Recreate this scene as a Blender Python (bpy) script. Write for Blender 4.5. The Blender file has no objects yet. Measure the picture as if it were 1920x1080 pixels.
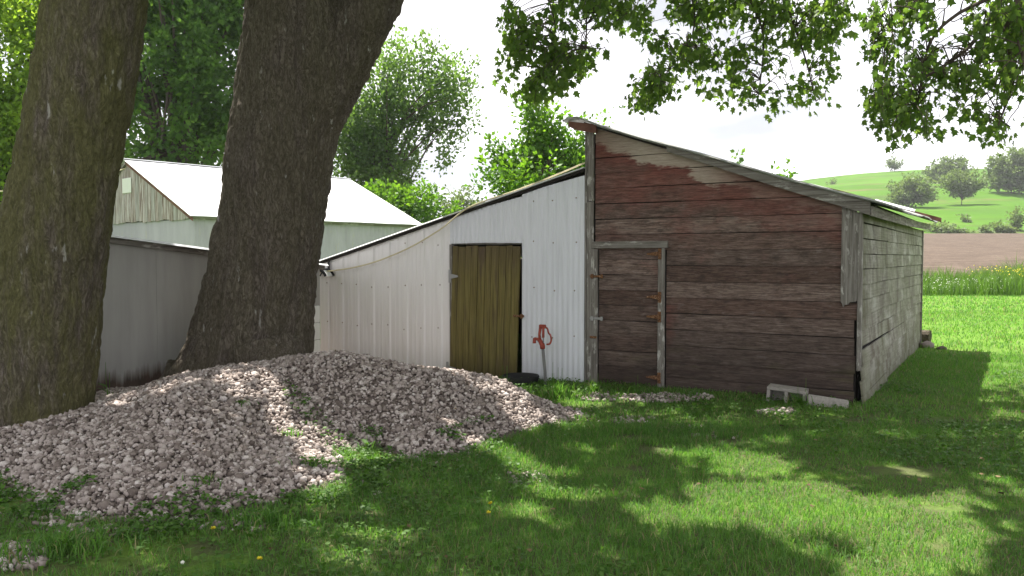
import bpy, bmesh, math, random
import numpy as np
from mathutils import Vector, Matrix

random.seed(7)
rng = np.random.default_rng(11)
scene = bpy.context.scene
COL = scene.collection

# ------------------------------------------------------------------ camera
EYE = 1.55
FPX = 1530.0                      # focal length in pixels of a 1920 px wide frame
PITCH = math.atan(56.0 / FPX)
cam_data = bpy.data.cameras.new('camera')
cam_data.sensor_width = 36.0
cam_data.lens = 36.0 * FPX / 1920.0
cam_data.clip_start = 0.05
cam_data.clip_end = 3000.0
cam = bpy.data.objects.new('camera', cam_data)
cam.location = (0, 0, EYE)
cam.rotation_euler = (math.pi / 2 - PITCH, 0, 0)
COL.objects.link(cam)
scene.camera = cam

# ------------------------------------------------------------------ sky, sun, exposure
SUN = np.array([-0.21, 0.40, 1.0])
SUN = SUN / np.linalg.norm(SUN)
world = bpy.data.worlds.new('World')
scene.world = world
world.use_nodes = True
wn, wl = world.node_tree.nodes, world.node_tree.links
wn.clear()
w_out = wn.new('ShaderNodeOutputWorld')
w_bg = wn.new('ShaderNodeBackground')
w_bg.inputs['Strength'].default_value = 0.1
w_sky = wn.new('ShaderNodeTexSky')
w_sky.sky_type = 'NISHITA'
w_sky.sun_disc = False
w_sky.sun_elevation = math.asin(SUN[2])
w_sky.sun_rotation = math.atan2(SUN[0], SUN[1]) % (2 * math.pi)
w_tc = wn.new('ShaderNodeTexCoord')
w_map = wn.new('ShaderNodeMapping')
w_map.inputs['Scale'].default_value = (1.0, 1.0, 2.6)
w_no = wn.new('ShaderNodeTexNoise')
w_no.inputs['Scale'].default_value = 2.2
w_no.inputs['Detail'].default_value = 6.0
w_no.inputs['Roughness'].default_value = 0.55
w_ramp = wn.new('ShaderNodeValToRGB')
w_ramp.color_ramp.elements[0].position = 0.30
w_ramp.color_ramp.elements[0].color = (0.8, 0.8, 0.8, 1)
w_ramp.color_ramp.elements[1].position = 0.52
w_ramp.color_ramp.elements[1].color = (1, 1, 1, 1)
w_no2 = wn.new('ShaderNodeTexNoise')
w_no2.inputs['Scale'].default_value = 3.1
w_no2.inputs['Detail'].default_value = 5.0
w_cl = wn.new('ShaderNodeValToRGB')          # radiance of the thin bright cloud
w_cl.color_ramp.elements[0].position = 0.36
w_cl.color_ramp.elements[0].color = (2.85, 2.95, 3.15, 1)
w_cl.color_ramp.elements[1].position = 0.55
w_cl.color_ramp.elements[1].color = (6.3, 6.15, 6.45, 1)
w_mix = wn.new('ShaderNodeMix')
w_mix.data_type = 'RGBA'
wl.new(w_tc.outputs['Generated'], w_map.inputs['Vector'])
wl.new(w_map.outputs['Vector'], w_no.inputs['Vector'])
wl.new(w_map.outputs['Vector'], w_no2.inputs['Vector'])
wl.new(w_no.outputs['Fac'], w_ramp.inputs['Fac'])
wl.new(w_no2.outputs['Fac'], w_cl.inputs['Fac'])
wl.new(w_ramp.outputs['Color'], w_mix.inputs['Factor'])
wl.new(w_sky.outputs['Color'], w_mix.inputs[6])
wl.new(w_cl.outputs['Color'], w_mix.inputs[7])
wl.new(w_mix.outputs[2], w_bg.inputs['Color'])
wl.new(w_bg.outputs['Background'], w_out.inputs['Surface'])

sun_data = bpy.data.lights.new('sun', 'SUN')
sun_data.energy = 5.0
sun_data.angle = math.radians(0.53)
sun_data.color = (1.0, 0.94, 0.87)
sun = bpy.data.objects.new('sun', sun_data)
sun.rotation_euler = Vector(SUN).to_track_quat('Z', 'Y').to_euler()
sun.location = (0, 0, 30)
COL.objects.link(sun)

scene.view_settings.view_transform = 'Standard'
scene.view_settings.look = 'None'
scene.view_settings.exposure = 1.55
scene.view_settings.gamma = 1.0
scene.view_settings.use_curve_mapping = False
scene.cycles.use_denoising = True
scene.cycles.denoiser = 'OPENIMAGEDENOISE'
scene.cycles.denoising_input_passes = 'RGB_ALBEDO_NORMAL'
scene.cycles.denoising_prefilter = 'ACCURATE'
scene.cycles.max_bounces = 8
scene.cycles.transparent_max_bounces = 4
scene.cycles.sample_clamp_indirect = 6.0

# ------------------------------------------------------------------ helpers
_cp, _sp = math.cos(PITCH), math.sin(PITCH)
def ray(x, y):
    a = (x - 960) / FPX
    b = (540 - y) / FPX
    return np.array([a, _cp + b * _sp, -_sp + b * _cp])
def gpt(x, y, z=0.0):
    d = ray(x, y)
    return np.array([0, 0, EYE]) + d * (z - EYE) / d[2]
def at(x, y, Y):
    d = ray(x, y)
    return np.array([0, 0, EYE]) + d * Y / d[1]

def _hash(ix, iy, iz, seed):
    h = (ix.astype(np.int64) * 374761393 + iy.astype(np.int64) * 668265263 + iz.astype(np.int64) * 2147483647 + seed * 144665)
    h = (h ^ (h >> 13)) * 1274126177
    h = h & 0x7fffffff
    h = (h ^ (h >> 15)) * 48271
    return ((h & 0xffffff) / float(0xffffff))
def vnoise(p, seed=0):
    p = np.asarray(p, float)
    i = np.floor(p).astype(np.int64)
    f = p - i
    u = f * f * (3 - 2 * f)
    r = 0
    for dx in (0, 1):
        wx = u[:, 0] if dx else 1 - u[:, 0]
        for dy in (0, 1):
            wy = u[:, 1] if dy else 1 - u[:, 1]
            for dz in (0, 1):
                wz = u[:, 2] if dz else 1 - u[:, 2]
                r = r + wx * wy * wz * _hash(i[:, 0] + dx, i[:, 1] + dy, i[:, 2] + dz, seed)
    return r
def fbm(p, seed=0, oct=3):
    p = np.asarray(p, float)
    s = 0; a = 0.5; t = 0
    for o in range(oct):
        s = s + a * vnoise(p * (2 ** o), seed + o * 17); t += a; a *= 0.5
    return s / t
def n2(x, y, seed=0, oct=3):
    return fbm(np.stack([np.asarray(x, float), np.asarray(y, float), np.zeros(np.shape(x))], 1), seed, oct)

def in_poly(x, y, poly):
    inside = np.zeros(len(x), bool)
    n = len(poly)
    for i in range(n):
        x1, y1 = poly[i][:2]; x2, y2 = poly[(i + 1) % n][:2]
        if y1 == y2: continue
        c = ((y1 > y) != (y2 > y)) & (x < (x2 - x1) * (y - y1) / (y2 - y1) + x1)
        inside ^= c
    return inside

def link(o, parent=None):
    COL.objects.link(o)
    if parent is not None: o.parent = parent
    return o
def np_mesh(name, V, F, mat=None, smooth=False):
    """V (n,3), F (m,k) with one k."""
    me = bpy.data.meshes.new(name)
    V = np.asarray(V, np.float32); F = np.asarray(F, np.int32)
    k = F.shape[1]
    me.vertices.add(len(V)); me.vertices.foreach_set('co', V.ravel())
    me.loops.add(F.size); me.loops.foreach_set('vertex_index', F.ravel())
    me.polygons.add(len(F))
    me.polygons.foreach_set('loop_start', np.arange(0, F.size, k, dtype=np.int32))
    me.polygons.foreach_set('loop_total', np.full(len(F), k, np.int32))
    if smooth: me.polygons.foreach_set('use_smooth', np.ones(len(F), bool))
    me.update(calc_edges=True)
    if mat: me.materials.append(mat)
    return me
def obj_np(name, V, F, mat, parent=None, smooth=False):
    return link(bpy.data.objects.new(name, np_mesh(name, V, F, mat, smooth)), parent)
def obj_py(name, V, F, mat, parent=None, smooth=False):
    me = bpy.data.meshes.new(name)
    me.from_pydata([tuple(map(float, v)) for v in V], [], [tuple(map(int, f)) for f in F])
    if smooth:
        for p in me.polygons: p.use_smooth = True
    me.update()
    if mat: me.materials.append(mat)
    return link(bpy.data.objects.new(name, me), parent)
def obj_bm(name, bm, mat, parent=None, smooth=False):
    me = bpy.data.meshes.new(name)
    bmesh.ops.recalc_face_normals(bm, faces=bm.faces[:])
    bm.to_mesh(me); bm.free()
    if smooth:
        for p in me.polygons: p.use_smooth = True
    if mat: me.materials.append(mat)
    return link(bpy.data.objects.new(name, me), parent)
def thing(name, label, cat, loc=(0, 0, 0), rotz=0.0, group=None):
    o = bpy.data.objects.new(name, None)
    o.empty_display_size = 0.2
    COL.objects.link(o)
    o.location = loc; o.rotation_euler = (0, 0, rotz)
    tag(o, label, cat, group)
    return o
def tag(o, label=None, cat=None, group=None, kind=None):
    if label: o['label'] = label
    if cat: o['category'] = cat
    if group: o['group'] = group
    if kind: o['kind'] = kind
    return o

def add_box(bm, x0, x1, y0, y1, z0, z1, bev=0.0, M=None):
    r = bmesh.ops.create_cube(bm, size=1.0)
    vs = r['verts']
    for v in vs:
        v.co = Vector((x0 + (v.co.x + .5) * (x1 - x0), y0 + (v.co.y + .5) * (y1 - y0), z0 + (v.co.z + .5) * (z1 - z0)))
    if bev > 0:
        es = list({e for v in vs for e in v.link_edges})
        g = bmesh.ops.bevel(bm, geom=es, offset=bev, segments=1, affect='EDGES')
        vs = list({v for f in g['faces'] for v in f.verts} | {v for v in vs if v.is_valid})
    if M is not None:
        for v in vs:
            if v.is_valid: v.co = M @ v.co
    return vs
def tube_arrays(pts, rads, n=8, cap=True):
    pts = np.asarray(pts, float); rads = np.asarray(rads, float)
    m = len(pts)
    T = np.gradient(pts, axis=0)
    T /= np.linalg.norm(T, axis=1)[:, None] + 1e-9
    ref = np.array([0.31, 0.17, 0.93])
    if abs(T[0] @ ref) > .9: ref = np.array([1.0, 0.1, 0])
    u = ref - T[0] * (T[0] @ ref); u /= np.linalg.norm(u)
    V = []
    a = np.arange(n) * 2 * math.pi / n
    for i in range(m):
        u = u - T[i] * (T[i] @ u); u /= np.linalg.norm(u) + 1e-9
        w = np.cross(T[i], u)
        V.append(pts[i] + rads[i] * (np.cos(a)[:, None] * u + np.sin(a)[:, None] * w))
    V = np.concatenate(V)
    F = []
    for i in range(m - 1):
        for j in range(n):
            k = (j + 1) % n
            F.append((i * n + j, i * n + k, (i + 1) * n + k, (i + 1) * n + j))
    if cap:
        V = np.concatenate([V, pts[:1], pts[-1:]])
        c0, c1 = m * n, m * n + 1
        for j in range(n):
            k = (j + 1) % n
            F.append((c0, k, j, j)); F.append((c1, (m - 1) * n + j, (m - 1) * n + k, (m - 1) * n + k))
    return V, F
def fix(F):
    out = []
    for f in F:
        g = []
        for i in f:
            if i not in g: g.append(i)
        out.append(tuple(g))
    return out
class MB:
    """collects tubes and faces into one mesh"""
    def __init__(s): s.V = []; s.F = []; s.n = 0
    def add(s, V, F):
        s.V.append(np.asarray(V, float)); s.F += [tuple(i + s.n for i in f) for f in F]; s.n += len(V)
    def tube(s, pts, rads, n=8):
        V, F = tube_arrays(pts, rads, n); s.add(V, fix(F))
    def build(s, name, mat, parent=None, smooth=False):
        return obj_py(name, np.concatenate(s.V), s.F, mat, parent, smooth)
def smooth_path(P, n):
    """Catmull-Rom through the points"""
    P = np.asarray(P, float)
    Q = np.concatenate([[2 * P[0] - P[1]], P, [2 * P[-1] - P[-2]]])
    out = []
    for t in np.linspace(0, len(P) - 1, n):
        i = min(int(t), len(P) - 2); f = t - i
        a, b, c, d = Q[i], Q[i + 1], Q[i + 2], Q[i + 3]
        out.append(.5 * (2 * b + (c - a) * f + (2 * a - 5 * b + 4 * c - d) * f * f + (3 * b - a - 3 * c + d) * f ** 3))
    return np.array(out)

# ------------------------------------------------------------------ materials
class Mat:
    def __init__(s, name):
        s.m = bpy.data.materials.new(name); s.m.use_nodes = True
        s.t = s.m.node_tree; s.t.nodes.clear()
        s.out = s.t.nodes.new('ShaderNodeOutputMaterial')
    def n(s, typ, props=None, **ins):
        nd = s.t.nodes.new('ShaderNode' + typ)
        for k, v in (props or {}).items(): setattr(nd, k, v)
        for k, v in ins.items(): s.put(nd, k, v)
        return nd
    def put(s, nd, k, v):
        key = int(k[1:]) if k[0] == '_' and k[1:].isdigit() else k.replace('_', ' ')
        sock = nd.inputs[key]
        if hasattr(v, 'is_output') or isinstance(v, bpy.types.NodeSocket): s.t.links.new(v, sock)
        else:
            if isinstance(v, (tuple, list)) and len(v) == 3 and sock.type == 'RGBA': v = (*v, 1)
            sock.default_value = v
    def coord(s, which='Object', scale=(1, 1, 1), loc=(0, 0, 0)):
        tc = s.n('TexCoord')
        mp = s.n('Mapping', Vector=tc.outputs[which], Scale=scale, Location=loc)
        return mp.outputs[0]
    def noise(s, vec, scale, detail=4.0, rough=.55, dist=0.0):
        return s.n('TexNoise', Vector=vec, Scale=scale, Detail=detail, Roughness=rough, Distortion=dist).outputs['Fac']
    def ramp(s, fac, stops, interp='LINEAR'):
        r = s.n('ValToRGB'); cr = r.color_ramp; cr.interpolation = interp
        while len(cr.elements) < len(stops): cr.elements.new(0.5)
        for e, (p, c) in zip(cr.elements, stops):
            e.position = p
            e.color = (c, c, c, 1) if isinstance(c, (int, float)) else (*c, 1)
        s.put(r, 'Fac', fac)
        return r.outputs['Color']
    def mix(s, fac, a, b, mode='MIX'):
        m = s.n('Mix', {'data_type': 'RGBA', 'blend_type': mode})
        s.put(m, '_0', fac); s.put(m, '_6', a); s.put(m, '_7', b)
        return m.outputs[2]
    def math(s, op, a, b=0.0, clamp=False):
        m = s.n('Math', {'operation': op, 'use_clamp': clamp})
        s.put(m, '_0', a); s.put(m, '_1', b)
        return m.outputs[0]
    def sep(s, vec):
        n = s.n('SeparateXYZ', Vector=vec); return n.outputs
    def bump(s, h, strength=.5, dist=.01):
        return s.n('Bump', Height=h, Strength=strength, Distance=dist).outputs[0]
    def surf(s, color, rough=.8, normal=None, metal=0.0, spec=.3):
        b = s.n('BsdfPrincipled', Base_Color=color, Roughness=rough, Metallic=metal)
        b.inputs['Specular IOR Level'].default_value = spec
        if normal is not None: s.put(b, 'Normal', normal)
        s.t.links.new(b.outputs[0], s.out.inputs['Surface'])
        return s.m
    def leafy(s, color, tcolor, fac=.4, rough=.55, spec=.25):
        b = s.n('BsdfPrincipled', Base_Color=color, Roughness=rough)
        b.inputs['Specular IOR Level'].default_value = spec
        t = s.n('BsdfTranslucent', Color=tcolor)
        m = s.n('MixShader', _0=fac, _1=b.outputs[0], _2=t.outputs[0])
        s.t.links.new(m.outputs[0], s.out.inputs['Surface'])
        return s.m
    def rand_island(s):
        return s.n('NewGeometry').outputs['Random Per Island']
    def rand_obj(s):
        return s.n('ObjectInfo').outputs['Random']

def leaf_mat(name, dark, light, tdark, tlight, fac=.42):
    m = Mat(name)
    r = m.rand_island()
    lo = m.noise(m.coord('Object'), .9, 2.0)
    k = m.math('ADD', m.math('MULTIPLY', r, .6), m.math('MULTIPLY', lo, .4))
    return m.leafy(m.ramp(k, [(.1, dark), (.9, light)]), m.ramp(k, [(.1, tdark), (.9, tlight)]), fac)
M_leaf_maple = leaf_mat('maple_leaf', (.04, .08, .018), (.12, .19, .04), (.10, .23, .018), (.26, .40, .05), .5)
M_leaf_dense = leaf_mat('dense_leaf', (.028, .07, .016), (.075, .15, .03), (.09, .22, .018), (.22, .40, .04), .5)
M_leaf_bright = leaf_mat('bright_leaf', (.09, .16, .02), (.17, .27, .04), (.24, .42, .02), (.42, .58, .05), .55)
M_leaf_airy = leaf_mat('airy_leaf', (.045, .10, .022), (.11, .19, .045), (.11, .24, .025), (.24, .40, .05), .46)
M_leaf_young = leaf_mat('young_leaf', (.04, .10, .012), (.10, .20, .025), (.10, .26, .012), (.22, .40, .02), .48)
M_leaf_hill = leaf_mat('hill_leaf', (.075, .12, .035), (.15, .21, .065), (.11, .17, .035), (.2, .29, .06), .42)
def grass_mat():
    m = Mat('grass_blade')
    r = m.rand_island(); lo = m.noise(m.coord('Object'), .9, 3.0, .6)
    k = m.math('ADD', m.math('MULTIPLY', r, .5), m.math('MULTIPLY', lo, .5))
    c = m.ramp(k, [(.15, (.04, .105, .022)), (.5, (.085, .185, .038)), (.85, (.16, .28, .065))])
    t = m.ramp(k, [(.15, (.075, .25, .014)), (.85, (.23, .47, .045))])
    st = m.ramp(r, [(.90, 0.0), (.92, 1.0)])
    return m.leafy(m.mix(st, c, (.30, .275, .13)), m.mix(st, t, (.22, .2, .09)), .45)
M_grass = grass_mat()
M_clover = leaf_mat('clover_leaf', (.035, .09, .014), (.09, .18, .028), (.06, .17, .01), (.12, .26, .02), .35)
M_weed = leaf_mat('weed_blade', (.04, .10, .014), (.11, .20, .035), (.08, .18, .012), (.17, .34, .035), .4)
M_dry = Mat('dry_stem').surf((.42, .36, .2), .8)
M_yellow = Mat('yellow_petal').leafy((.70, .60, .04), (.65, .55, .03), .3)
M_white_fl = Mat('white_petal').leafy((.75, .76, .68), (.6, .62, .5), .3)

# ground
def make_lawn_mat():
    m = Mat('lawn_soil_and_turf')
    v = m.coord('Object')
    big = m.noise(v, .55, 5.0, .6)
    fine = m.noise(v, 26.0, 5.0, .7)
    speck = m.noise(v, 90.0, 2.0, .6)
    g = m.ramp(fine, [(.3, (.04, .10, .014)), (.55, (.085, .19, .022)), (.75, (.14, .27, .035))])
    g = m.mix(m.ramp(big, [(.35, 0.0), (.7, .55)]), g, (.15, .22, .035))
    soil = m.ramp(speck, [(.3, (.045, .036, .026)), (.7, (.10, .082, .058))])
    s = m.sep(v)
    dist = m.math('MULTIPLY', s[1], 1.0)
    near = m.ramp(m.math('DIVIDE', dist, 20.0), [(.35, .75), (.75, 0.0)])
    bare = m.math('MULTIPLY', m.ramp(m.noise(v, 2.3, 4.0), [(.36, .2), (.55, 1.0)]), near)
    return m.surf(m.mix(bare, g, soil), .95, m.bump(fine, .6, .04), spec=.1)
M_lawn = make_lawn_mat()
def make_field_mat():
    m = Mat('ploughed_soil')
    v = m.coord('Object', (.18, 1.1, 1))
    a = m.noise(v, 1.6, 8.0, .75)
    b = m.noise(m.coord('Object', (1, 2.0, 1)), 2.4, 6.0, .8)
    k = m.math('ADD', m.math('MULTIPLY', a, .55), m.math('MULTIPLY', b, .45))
    return m.surf(m.ramp(k, [(.38, (.034, .025, .019)), (.5, (.078, .060, .046)), (.62, (.165, .13, .10))]), 1.0, spec=.05)
M_field = make_field_mat()
def make_hill_mat():
    m = Mat('pasture')
    v = m.coord('Object')
    a = m.noise(v, .035, 5.0, .6)
    st = m.noise(m.coord('Object', (.04, .16, .3)), .9, 5.0, .65)
    g = m.ramp(a, [(.3, (.042, .105, .010)), (.7, (.072, .155, .014))])
    g = m.mix(m.ramp(st, [(.48, 0.0), (.68, .8)]), g, (.05, .075, .022))
    dirt = m.noise(m.coord('Object', (.05, .12, .2), (3, 1, 0)), 1.0, 5.0, .6)
    g = m.mix(m.ramp(dirt, [(.58, 0.0), (.7, .6)]), g, (.13, .11, .055))
    return m.surf(g, 1.0, spec=.05)
M_hill = make_hill_mat()

# weathered wood
def make_red_boards():
    m = Mat('weathered_red_boards')
    v = m.coord('Object')
    ro = m.rand_obj()
    off = m.n('CombineXYZ', X=m.math('MULTIPLY', ro, 37.0), Y=m.math('MULTIPLY', ro, 11.0), Z=m.math('MULTIPLY', ro, 5.0)).outputs[0]
    vv = m.n('VectorMath', {'operation': 'ADD'}, _0=v, _1=off).outputs[0]
    gr = m.noise(m.n('Mapping', Vector=vv, Scale=(3.0, 1, 46)).outputs[0], 1.7, 7.0, .7, .6)
    gr2 = m.noise(m.n('Mapping', Vector=vv, Scale=(9, 1, 130)).outputs[0], 1.5, 4.0, .65)
    blot = m.noise(m.n('Mapping', Vector=v, Scale=(1, 1, 1.7)).outputs[0], 1.9, 5.0, .6)
    grain = m.math('ADD', m.math('MULTIPLY', gr, .65), m.math('MULTIPLY', gr2, .35))
    base = m.ramp(grain, [(.34, (.05, .037, .031)), (.46, (.128, .095, .081)), (.55, (.208, .166, .145)), (.66, (.33, .28, .25))])
    tint = m.ramp(ro, [(0, (.52, .45, .42)), (.3, (.95, .78, .73)), (.55, (.72, .68, .66)), (.8, (.95, .88, .85)), (1, (1.1, 1.03, .99))])
    base = m.mix(1.0, base, tint, 'MULTIPLY')
    sp = m.noise(m.n('Mapping', Vector=vv, Scale=(3.2, 1, 8)).outputs[0], 2.0, 6.0, .7)
    base = m.mix(m.ramp(sp, [(.36, .62), (.5, 0.0)]), base, (.048, .036, .031))
    base = m.mix(m.ramp(sp, [(.58, 0.0), (.72, .45)]), base, (.27, .24, .22))
    x, y, z = m.sep(v)
    # old red paint survives high on the wall, and thinly in streaks lower down
    d = m.math('SUBTRACT', m.math('SUBTRACT', 2.06, m.math('MULTIPLY', x, .335)), z)
    hi = m.math('ADD', m.math('MULTIPLY', m.math('SUBTRACT', .62, d), .42), m.math('MULTIPLY', m.math('ADD', x, 1.9), -.06))
    hi = m.math('MAXIMUM', hi, m.math('ADD', m.math('MULTIPLY', m.math('SUBTRACT', z, 1.9), .16), -.03))
    side = m.math('MULTIPLY', m.math('ABSOLUTE', m.math('ADD', x, 2.1)), 3.5)
    strip = m.math('MULTIPLY', m.math('SUBTRACT', .30, m.math('MULTIPLY', side, .55), True), m.ramp(z, [(.0, 1.0), (.99, 1.0), (1.0, 0.0)]))
    strip = m.math('MULTIPLY', strip, m.math('LESS_THAN', z, 1.68))
    k = m.math('ADD', m.math('ADD', m.math('MULTIPLY', blot, .75), m.math('MULTIPLY', grain, .55)), m.math('ADD', hi, strip))
    red = m.ramp(grain, [(.35, (.11, .034, .028)), (.65, (.25, .085, .068))])
    c = m.mix(m.ramp(k, [(.60, 0.0), (.70, .30), (.92, .75)]), base, red)
    # bare pale wood under the eaves where the rain never reached: worn patches
    pl = m.noise(m.n('Mapping', Vector=v, Scale=(1.3, 1, 4)).outputs[0], 1.6, 5.0, .6)
    pm = m.math('SUBTRACT', m.math('MULTIPLY', m.math('SUBTRACT', m.math('ADD', pl, m.math('MULTIPLY', grain, .25)), .32), .62), d)
    pmx = m.ramp(m.math('MULTIPLY', m.math('ADD', x, 3.1), .33), [(.02, .5), (.2, 1.0), (.48, .8), (.62, .15)])
    pale = m.ramp(grain, [(.35, (.30, .245, .19)), (.65, (.52, .46, .38))])
    c = m.mix(m.math('MULTIPLY', m.ramp(pm, [(.02, 0.0), (.07, .95)]), pmx), c, pale)
    # rot and damp dirt along the foot of the wall
    wet = m.math('ADD', m.math('MULTIPLY', z, .62), m.math('MULTIPLY', m.noise(m.n('Mapping', Vector=v, Scale=(1, 1, 2)).outputs[0], 2.0, 4.0), .55))
    c = m.mix(m.ramp(wet, [(.3, .74), (1.15, 0.0)]), c, (.034, .027, .023))
    alg = m.noise(m.n('Mapping', Vector=v, Scale=(1.2, 1, 6), Location=(4, 0, 2)).outputs[0], 1.4, 4.0)
    c = m.mix(m.math('MULTIPLY', m.ramp(alg, [(.56, 0.0), (.72, .5)]), m.ramp(z, [(.1, 1.0), (.7, 0.0)])), c, (.09, .095, .03))
    return m.surf(c, .9, m.bump(grain, .8, .012), spec=.15)
M_red = make_red_boards()
def make_side_boards():
    m = Mat('peeling_whitewashed_boards')
    v = m.coord('Object'); ro = m.rand_obj()
    off = m.n('CombineXYZ', X=ro, Y=m.math('MULTIPLY', ro, 31.0), Z=m.math('MULTIPLY', ro, 7.0)).outputs[0]
    vv = m.n('VectorMath', {'operation': 'ADD'}, _0=v, _1=off).outputs[0]
    gr = m.noise(m.n('Mapping', Vector=vv, Scale=(1, 1.1, 30)).outputs[0], 1.7, 6.0, .65, .3)
    base = m.ramp(gr, [(.3, (.195, .182, .15)), (.5, (.29, .278, .238)), (.7, (.365, .352, .31))])
    z_ = m.math('MULTIPLY', m.sep(v)[2], .5)
    dr = m.noise(m.n('Mapping', Vector=v, Scale=(1, 2.0, .8)).outputs[0], 1.7, 5.0, .6)
    base = m.mix(m.ramp(dr, [(.38, .75), (.62, 0.0)]), base, m.mix(m.ramp(z_, [(.3, 1.0), (.75, 0.0)]), (.11, .10, .08), (.10, .078, .055)))
    v2 = m.n('VectorMath', {'operation': 'ADD'}, _0=v, _1=m.n('CombineXYZ', Y=m.math('MULTIPLY', ro, .5)).outputs[0]).outputs[0]
    pe = m.noise(m.n('Mapping', Vector=v2, Scale=(1, .9, 1.5)).outputs[0], 1.8, 6.0, .66)
    base = m.mix(m.ramp(pe, [(.51, 0.0), (.66, .55)]), base, (.52, .515, .47))
    x, y, z = m.sep(v)
    gn = m.noise(m.n('Mapping', Vector=v, Scale=(1, .8, 1.2), Location=(0, 3, 0)).outputs[0], 1.5, 4.0)
    base = m.mix(m.ramp(gn, [(.40, 0.0), (.75, .55)]), base, (.15, .165, .085))
    base = m.mix(m.ramp(m.math('ADD', m.math('MULTIPLY', z, 1.3), m.math('MULTIPLY', dr, .5)), [(.2, .7), (.75, 0.0)]), base, (.10, .105, .06))
    return m.surf(base, .9, m.bump(gr, .7, .01), spec=.15)
M_side = make_side_boards()
def make_trim(name, tone=1.0, axis=2, flake=.35):
    m = Mat(name)
    v = m.coord('Object'); ro = m.rand_obj()
    off = m.n('CombineXYZ', X=m.math('MULTIPLY', ro, 13.0), Y=m.math('MULTIPLY', ro, 31.0), Z=m.math('MULTIPLY', ro, 7.0)).outputs[0]
    vv = m.n('VectorMath', {'operation': 'ADD'}, _0=v, _1=off).outputs[0]
    sc = [36, 36, 36]; sc[axis] = 1.6
    gr = m.noise(m.n('Mapping', Vector=vv, Scale=sc).outputs[0], 1.3, 6.0, .65, .3)
    c = m.ramp(gr, [(.3, (.085 * tone, .075 * tone, .064 * tone)), (.5, (.19 * tone, .175 * tone, .155 * tone)), (.7, (.30 * tone, .285 * tone, .26 * tone))])
    sc2 = [5, 5, 5]; sc2[axis] = 1.6
    fl = m.noise(m.n('Mapping', Vector=vv, Scale=sc2).outputs[0], 1.9, 6.0, .7)
    c = m.mix(m.ramp(fl, [(.55, 0.0), (.64, flake)]), c, (.55, .54, .50))
    c = m.mix(m.ramp(fl, [(.30, .5), (.42, 0.0)]), c, (.075, .066, .055))
    return m.surf(c, .9, m.bump(gr, .7, .008), spec=.15)
M_trim_v = make_trim('grey_trim_upright', 1.0, 2, .8)
M_trim_h = make_trim('grey_trim_level', 1.0, 0, .6)
M_trim_y = make_trim('grey_eave_board', 1.05, 1, .5)
M_dark = Mat('near_black_backing').surf((.02, .017, .014), .95)  # near-black: stands in for shade in board gaps and behind the walls
def make_olive():
    m = Mat('algae_covered_door_boards')
    v = m.coord('Object'); ro = m.rand_obj()
    off = m.n('CombineXYZ', X=m.math('MULTIPLY', ro, 13.0), Y=ro, Z=m.math('MULTIPLY', ro, 17.0)).outputs[0]
    vv = m.n('VectorMath', {'operation': 'ADD'}, _0=v, _1=off).outputs[0]
    gr = m.noise(m.n('Mapping', Vector=vv, Scale=(38, 1, 1.1)).outputs[0], 1.4, 6.0, .65, .3)
    c = m.ramp(gr, [(.3, (.085, .066, .026)), (.5, (.155, .13, .045)), (.7, (.23, .195, .075))])
    x, y, z = m.sep(v)
    gm = m.noise(m.n('Mapping', Vector=vv, Scale=(4, 1, .8)).outputs[0], 1.9, 4.0)
    brown = m.math('ADD', m.ramp(m.math('MULTIPLY', z, .55), [(.66, 0.0), (.98, .75)]), m.ramp(gm, [(.52, 0.0), (.7, .7)]), True)
    c = m.mix(brown, c, m.ramp(gr, [(.3, (.065, .047, .03)), (.7, (.13, .098, .062))]))
    edge = m.ramp(x, [(0.0, 0.0), (1.0, 1.0)])
    c = m.mix(m.ramp(m.math('ADD', z, m.math('MULTIPLY', gm, .4)), [(.05, .7), (.45, 0.0)]), c, (.04, .035, .016))
    return m.surf(c, .9, m.bump(gr, .6, .006), spec=.15)
M_olive = make_olive()
def make_painted_metal(name, c0, c1, dirt, rough=.45):
    m = Mat(name)
    v = m.coord('Object')
    a = m.noise(m.n('Mapping', Vector=v, Scale=(1.0, 1, .5)).outputs[0], 1.3, 5.0, .6)
    s = m.noise(m.n('Mapping', Vector=v, Scale=(14, 14, .7)).outputs[0], 1.5, 4.0, .6)
    c = m.mix(a, c0, c1)
    c = m.mix(m.ramp(s, [(.5, 0.0), (.75, .35)]), c, dirt)
    x, y, z = m.sep(v)
    c = m.mix(m.ramp(m.math('ADD', m.math('MULTIPLY', z, 1.2), s), [(.25, .5), (.85, 0.0)]), c, dirt)
    return m.surf(c, rough, spec=.4)
M_cream = make_painted_metal('cream_steel_sheet', (.80, .785, .77), (.85, .835, .82), (.54, .53, .49))
M_bluish = make_painted_metal('bluish_white_steel_sheet', (.66, .68, .73), (.73, .745, .78), (.40, .42, .42))
def make_barn_wall():
    m = Mat('grey_galvanised_wall')
    v = m.coord('Object')
    s = m.noise(m.n('Mapping', Vector=v, Scale=(1.6, 1.6, .35)).outputs[0], 1.5, 5.0, .65)
    c = m.ramp(s, [(.3, (.325, .31, .36)), (.7, (.415, .40, .45))])
    p = m.noise(m.n('Mapping', Vector=v, Scale=(5, 5, 1.2), Location=(2, 0, 1)).outputs[0], 1.0, 5.0, .7)
    c = m.mix(m.ramp(p, [(.60, 0.0), (.70, .75)]), c, (.42, .39, .29))
    return m.surf(c, .6, spec=.3)
M_barnwall = make_barn_wall()
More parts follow.
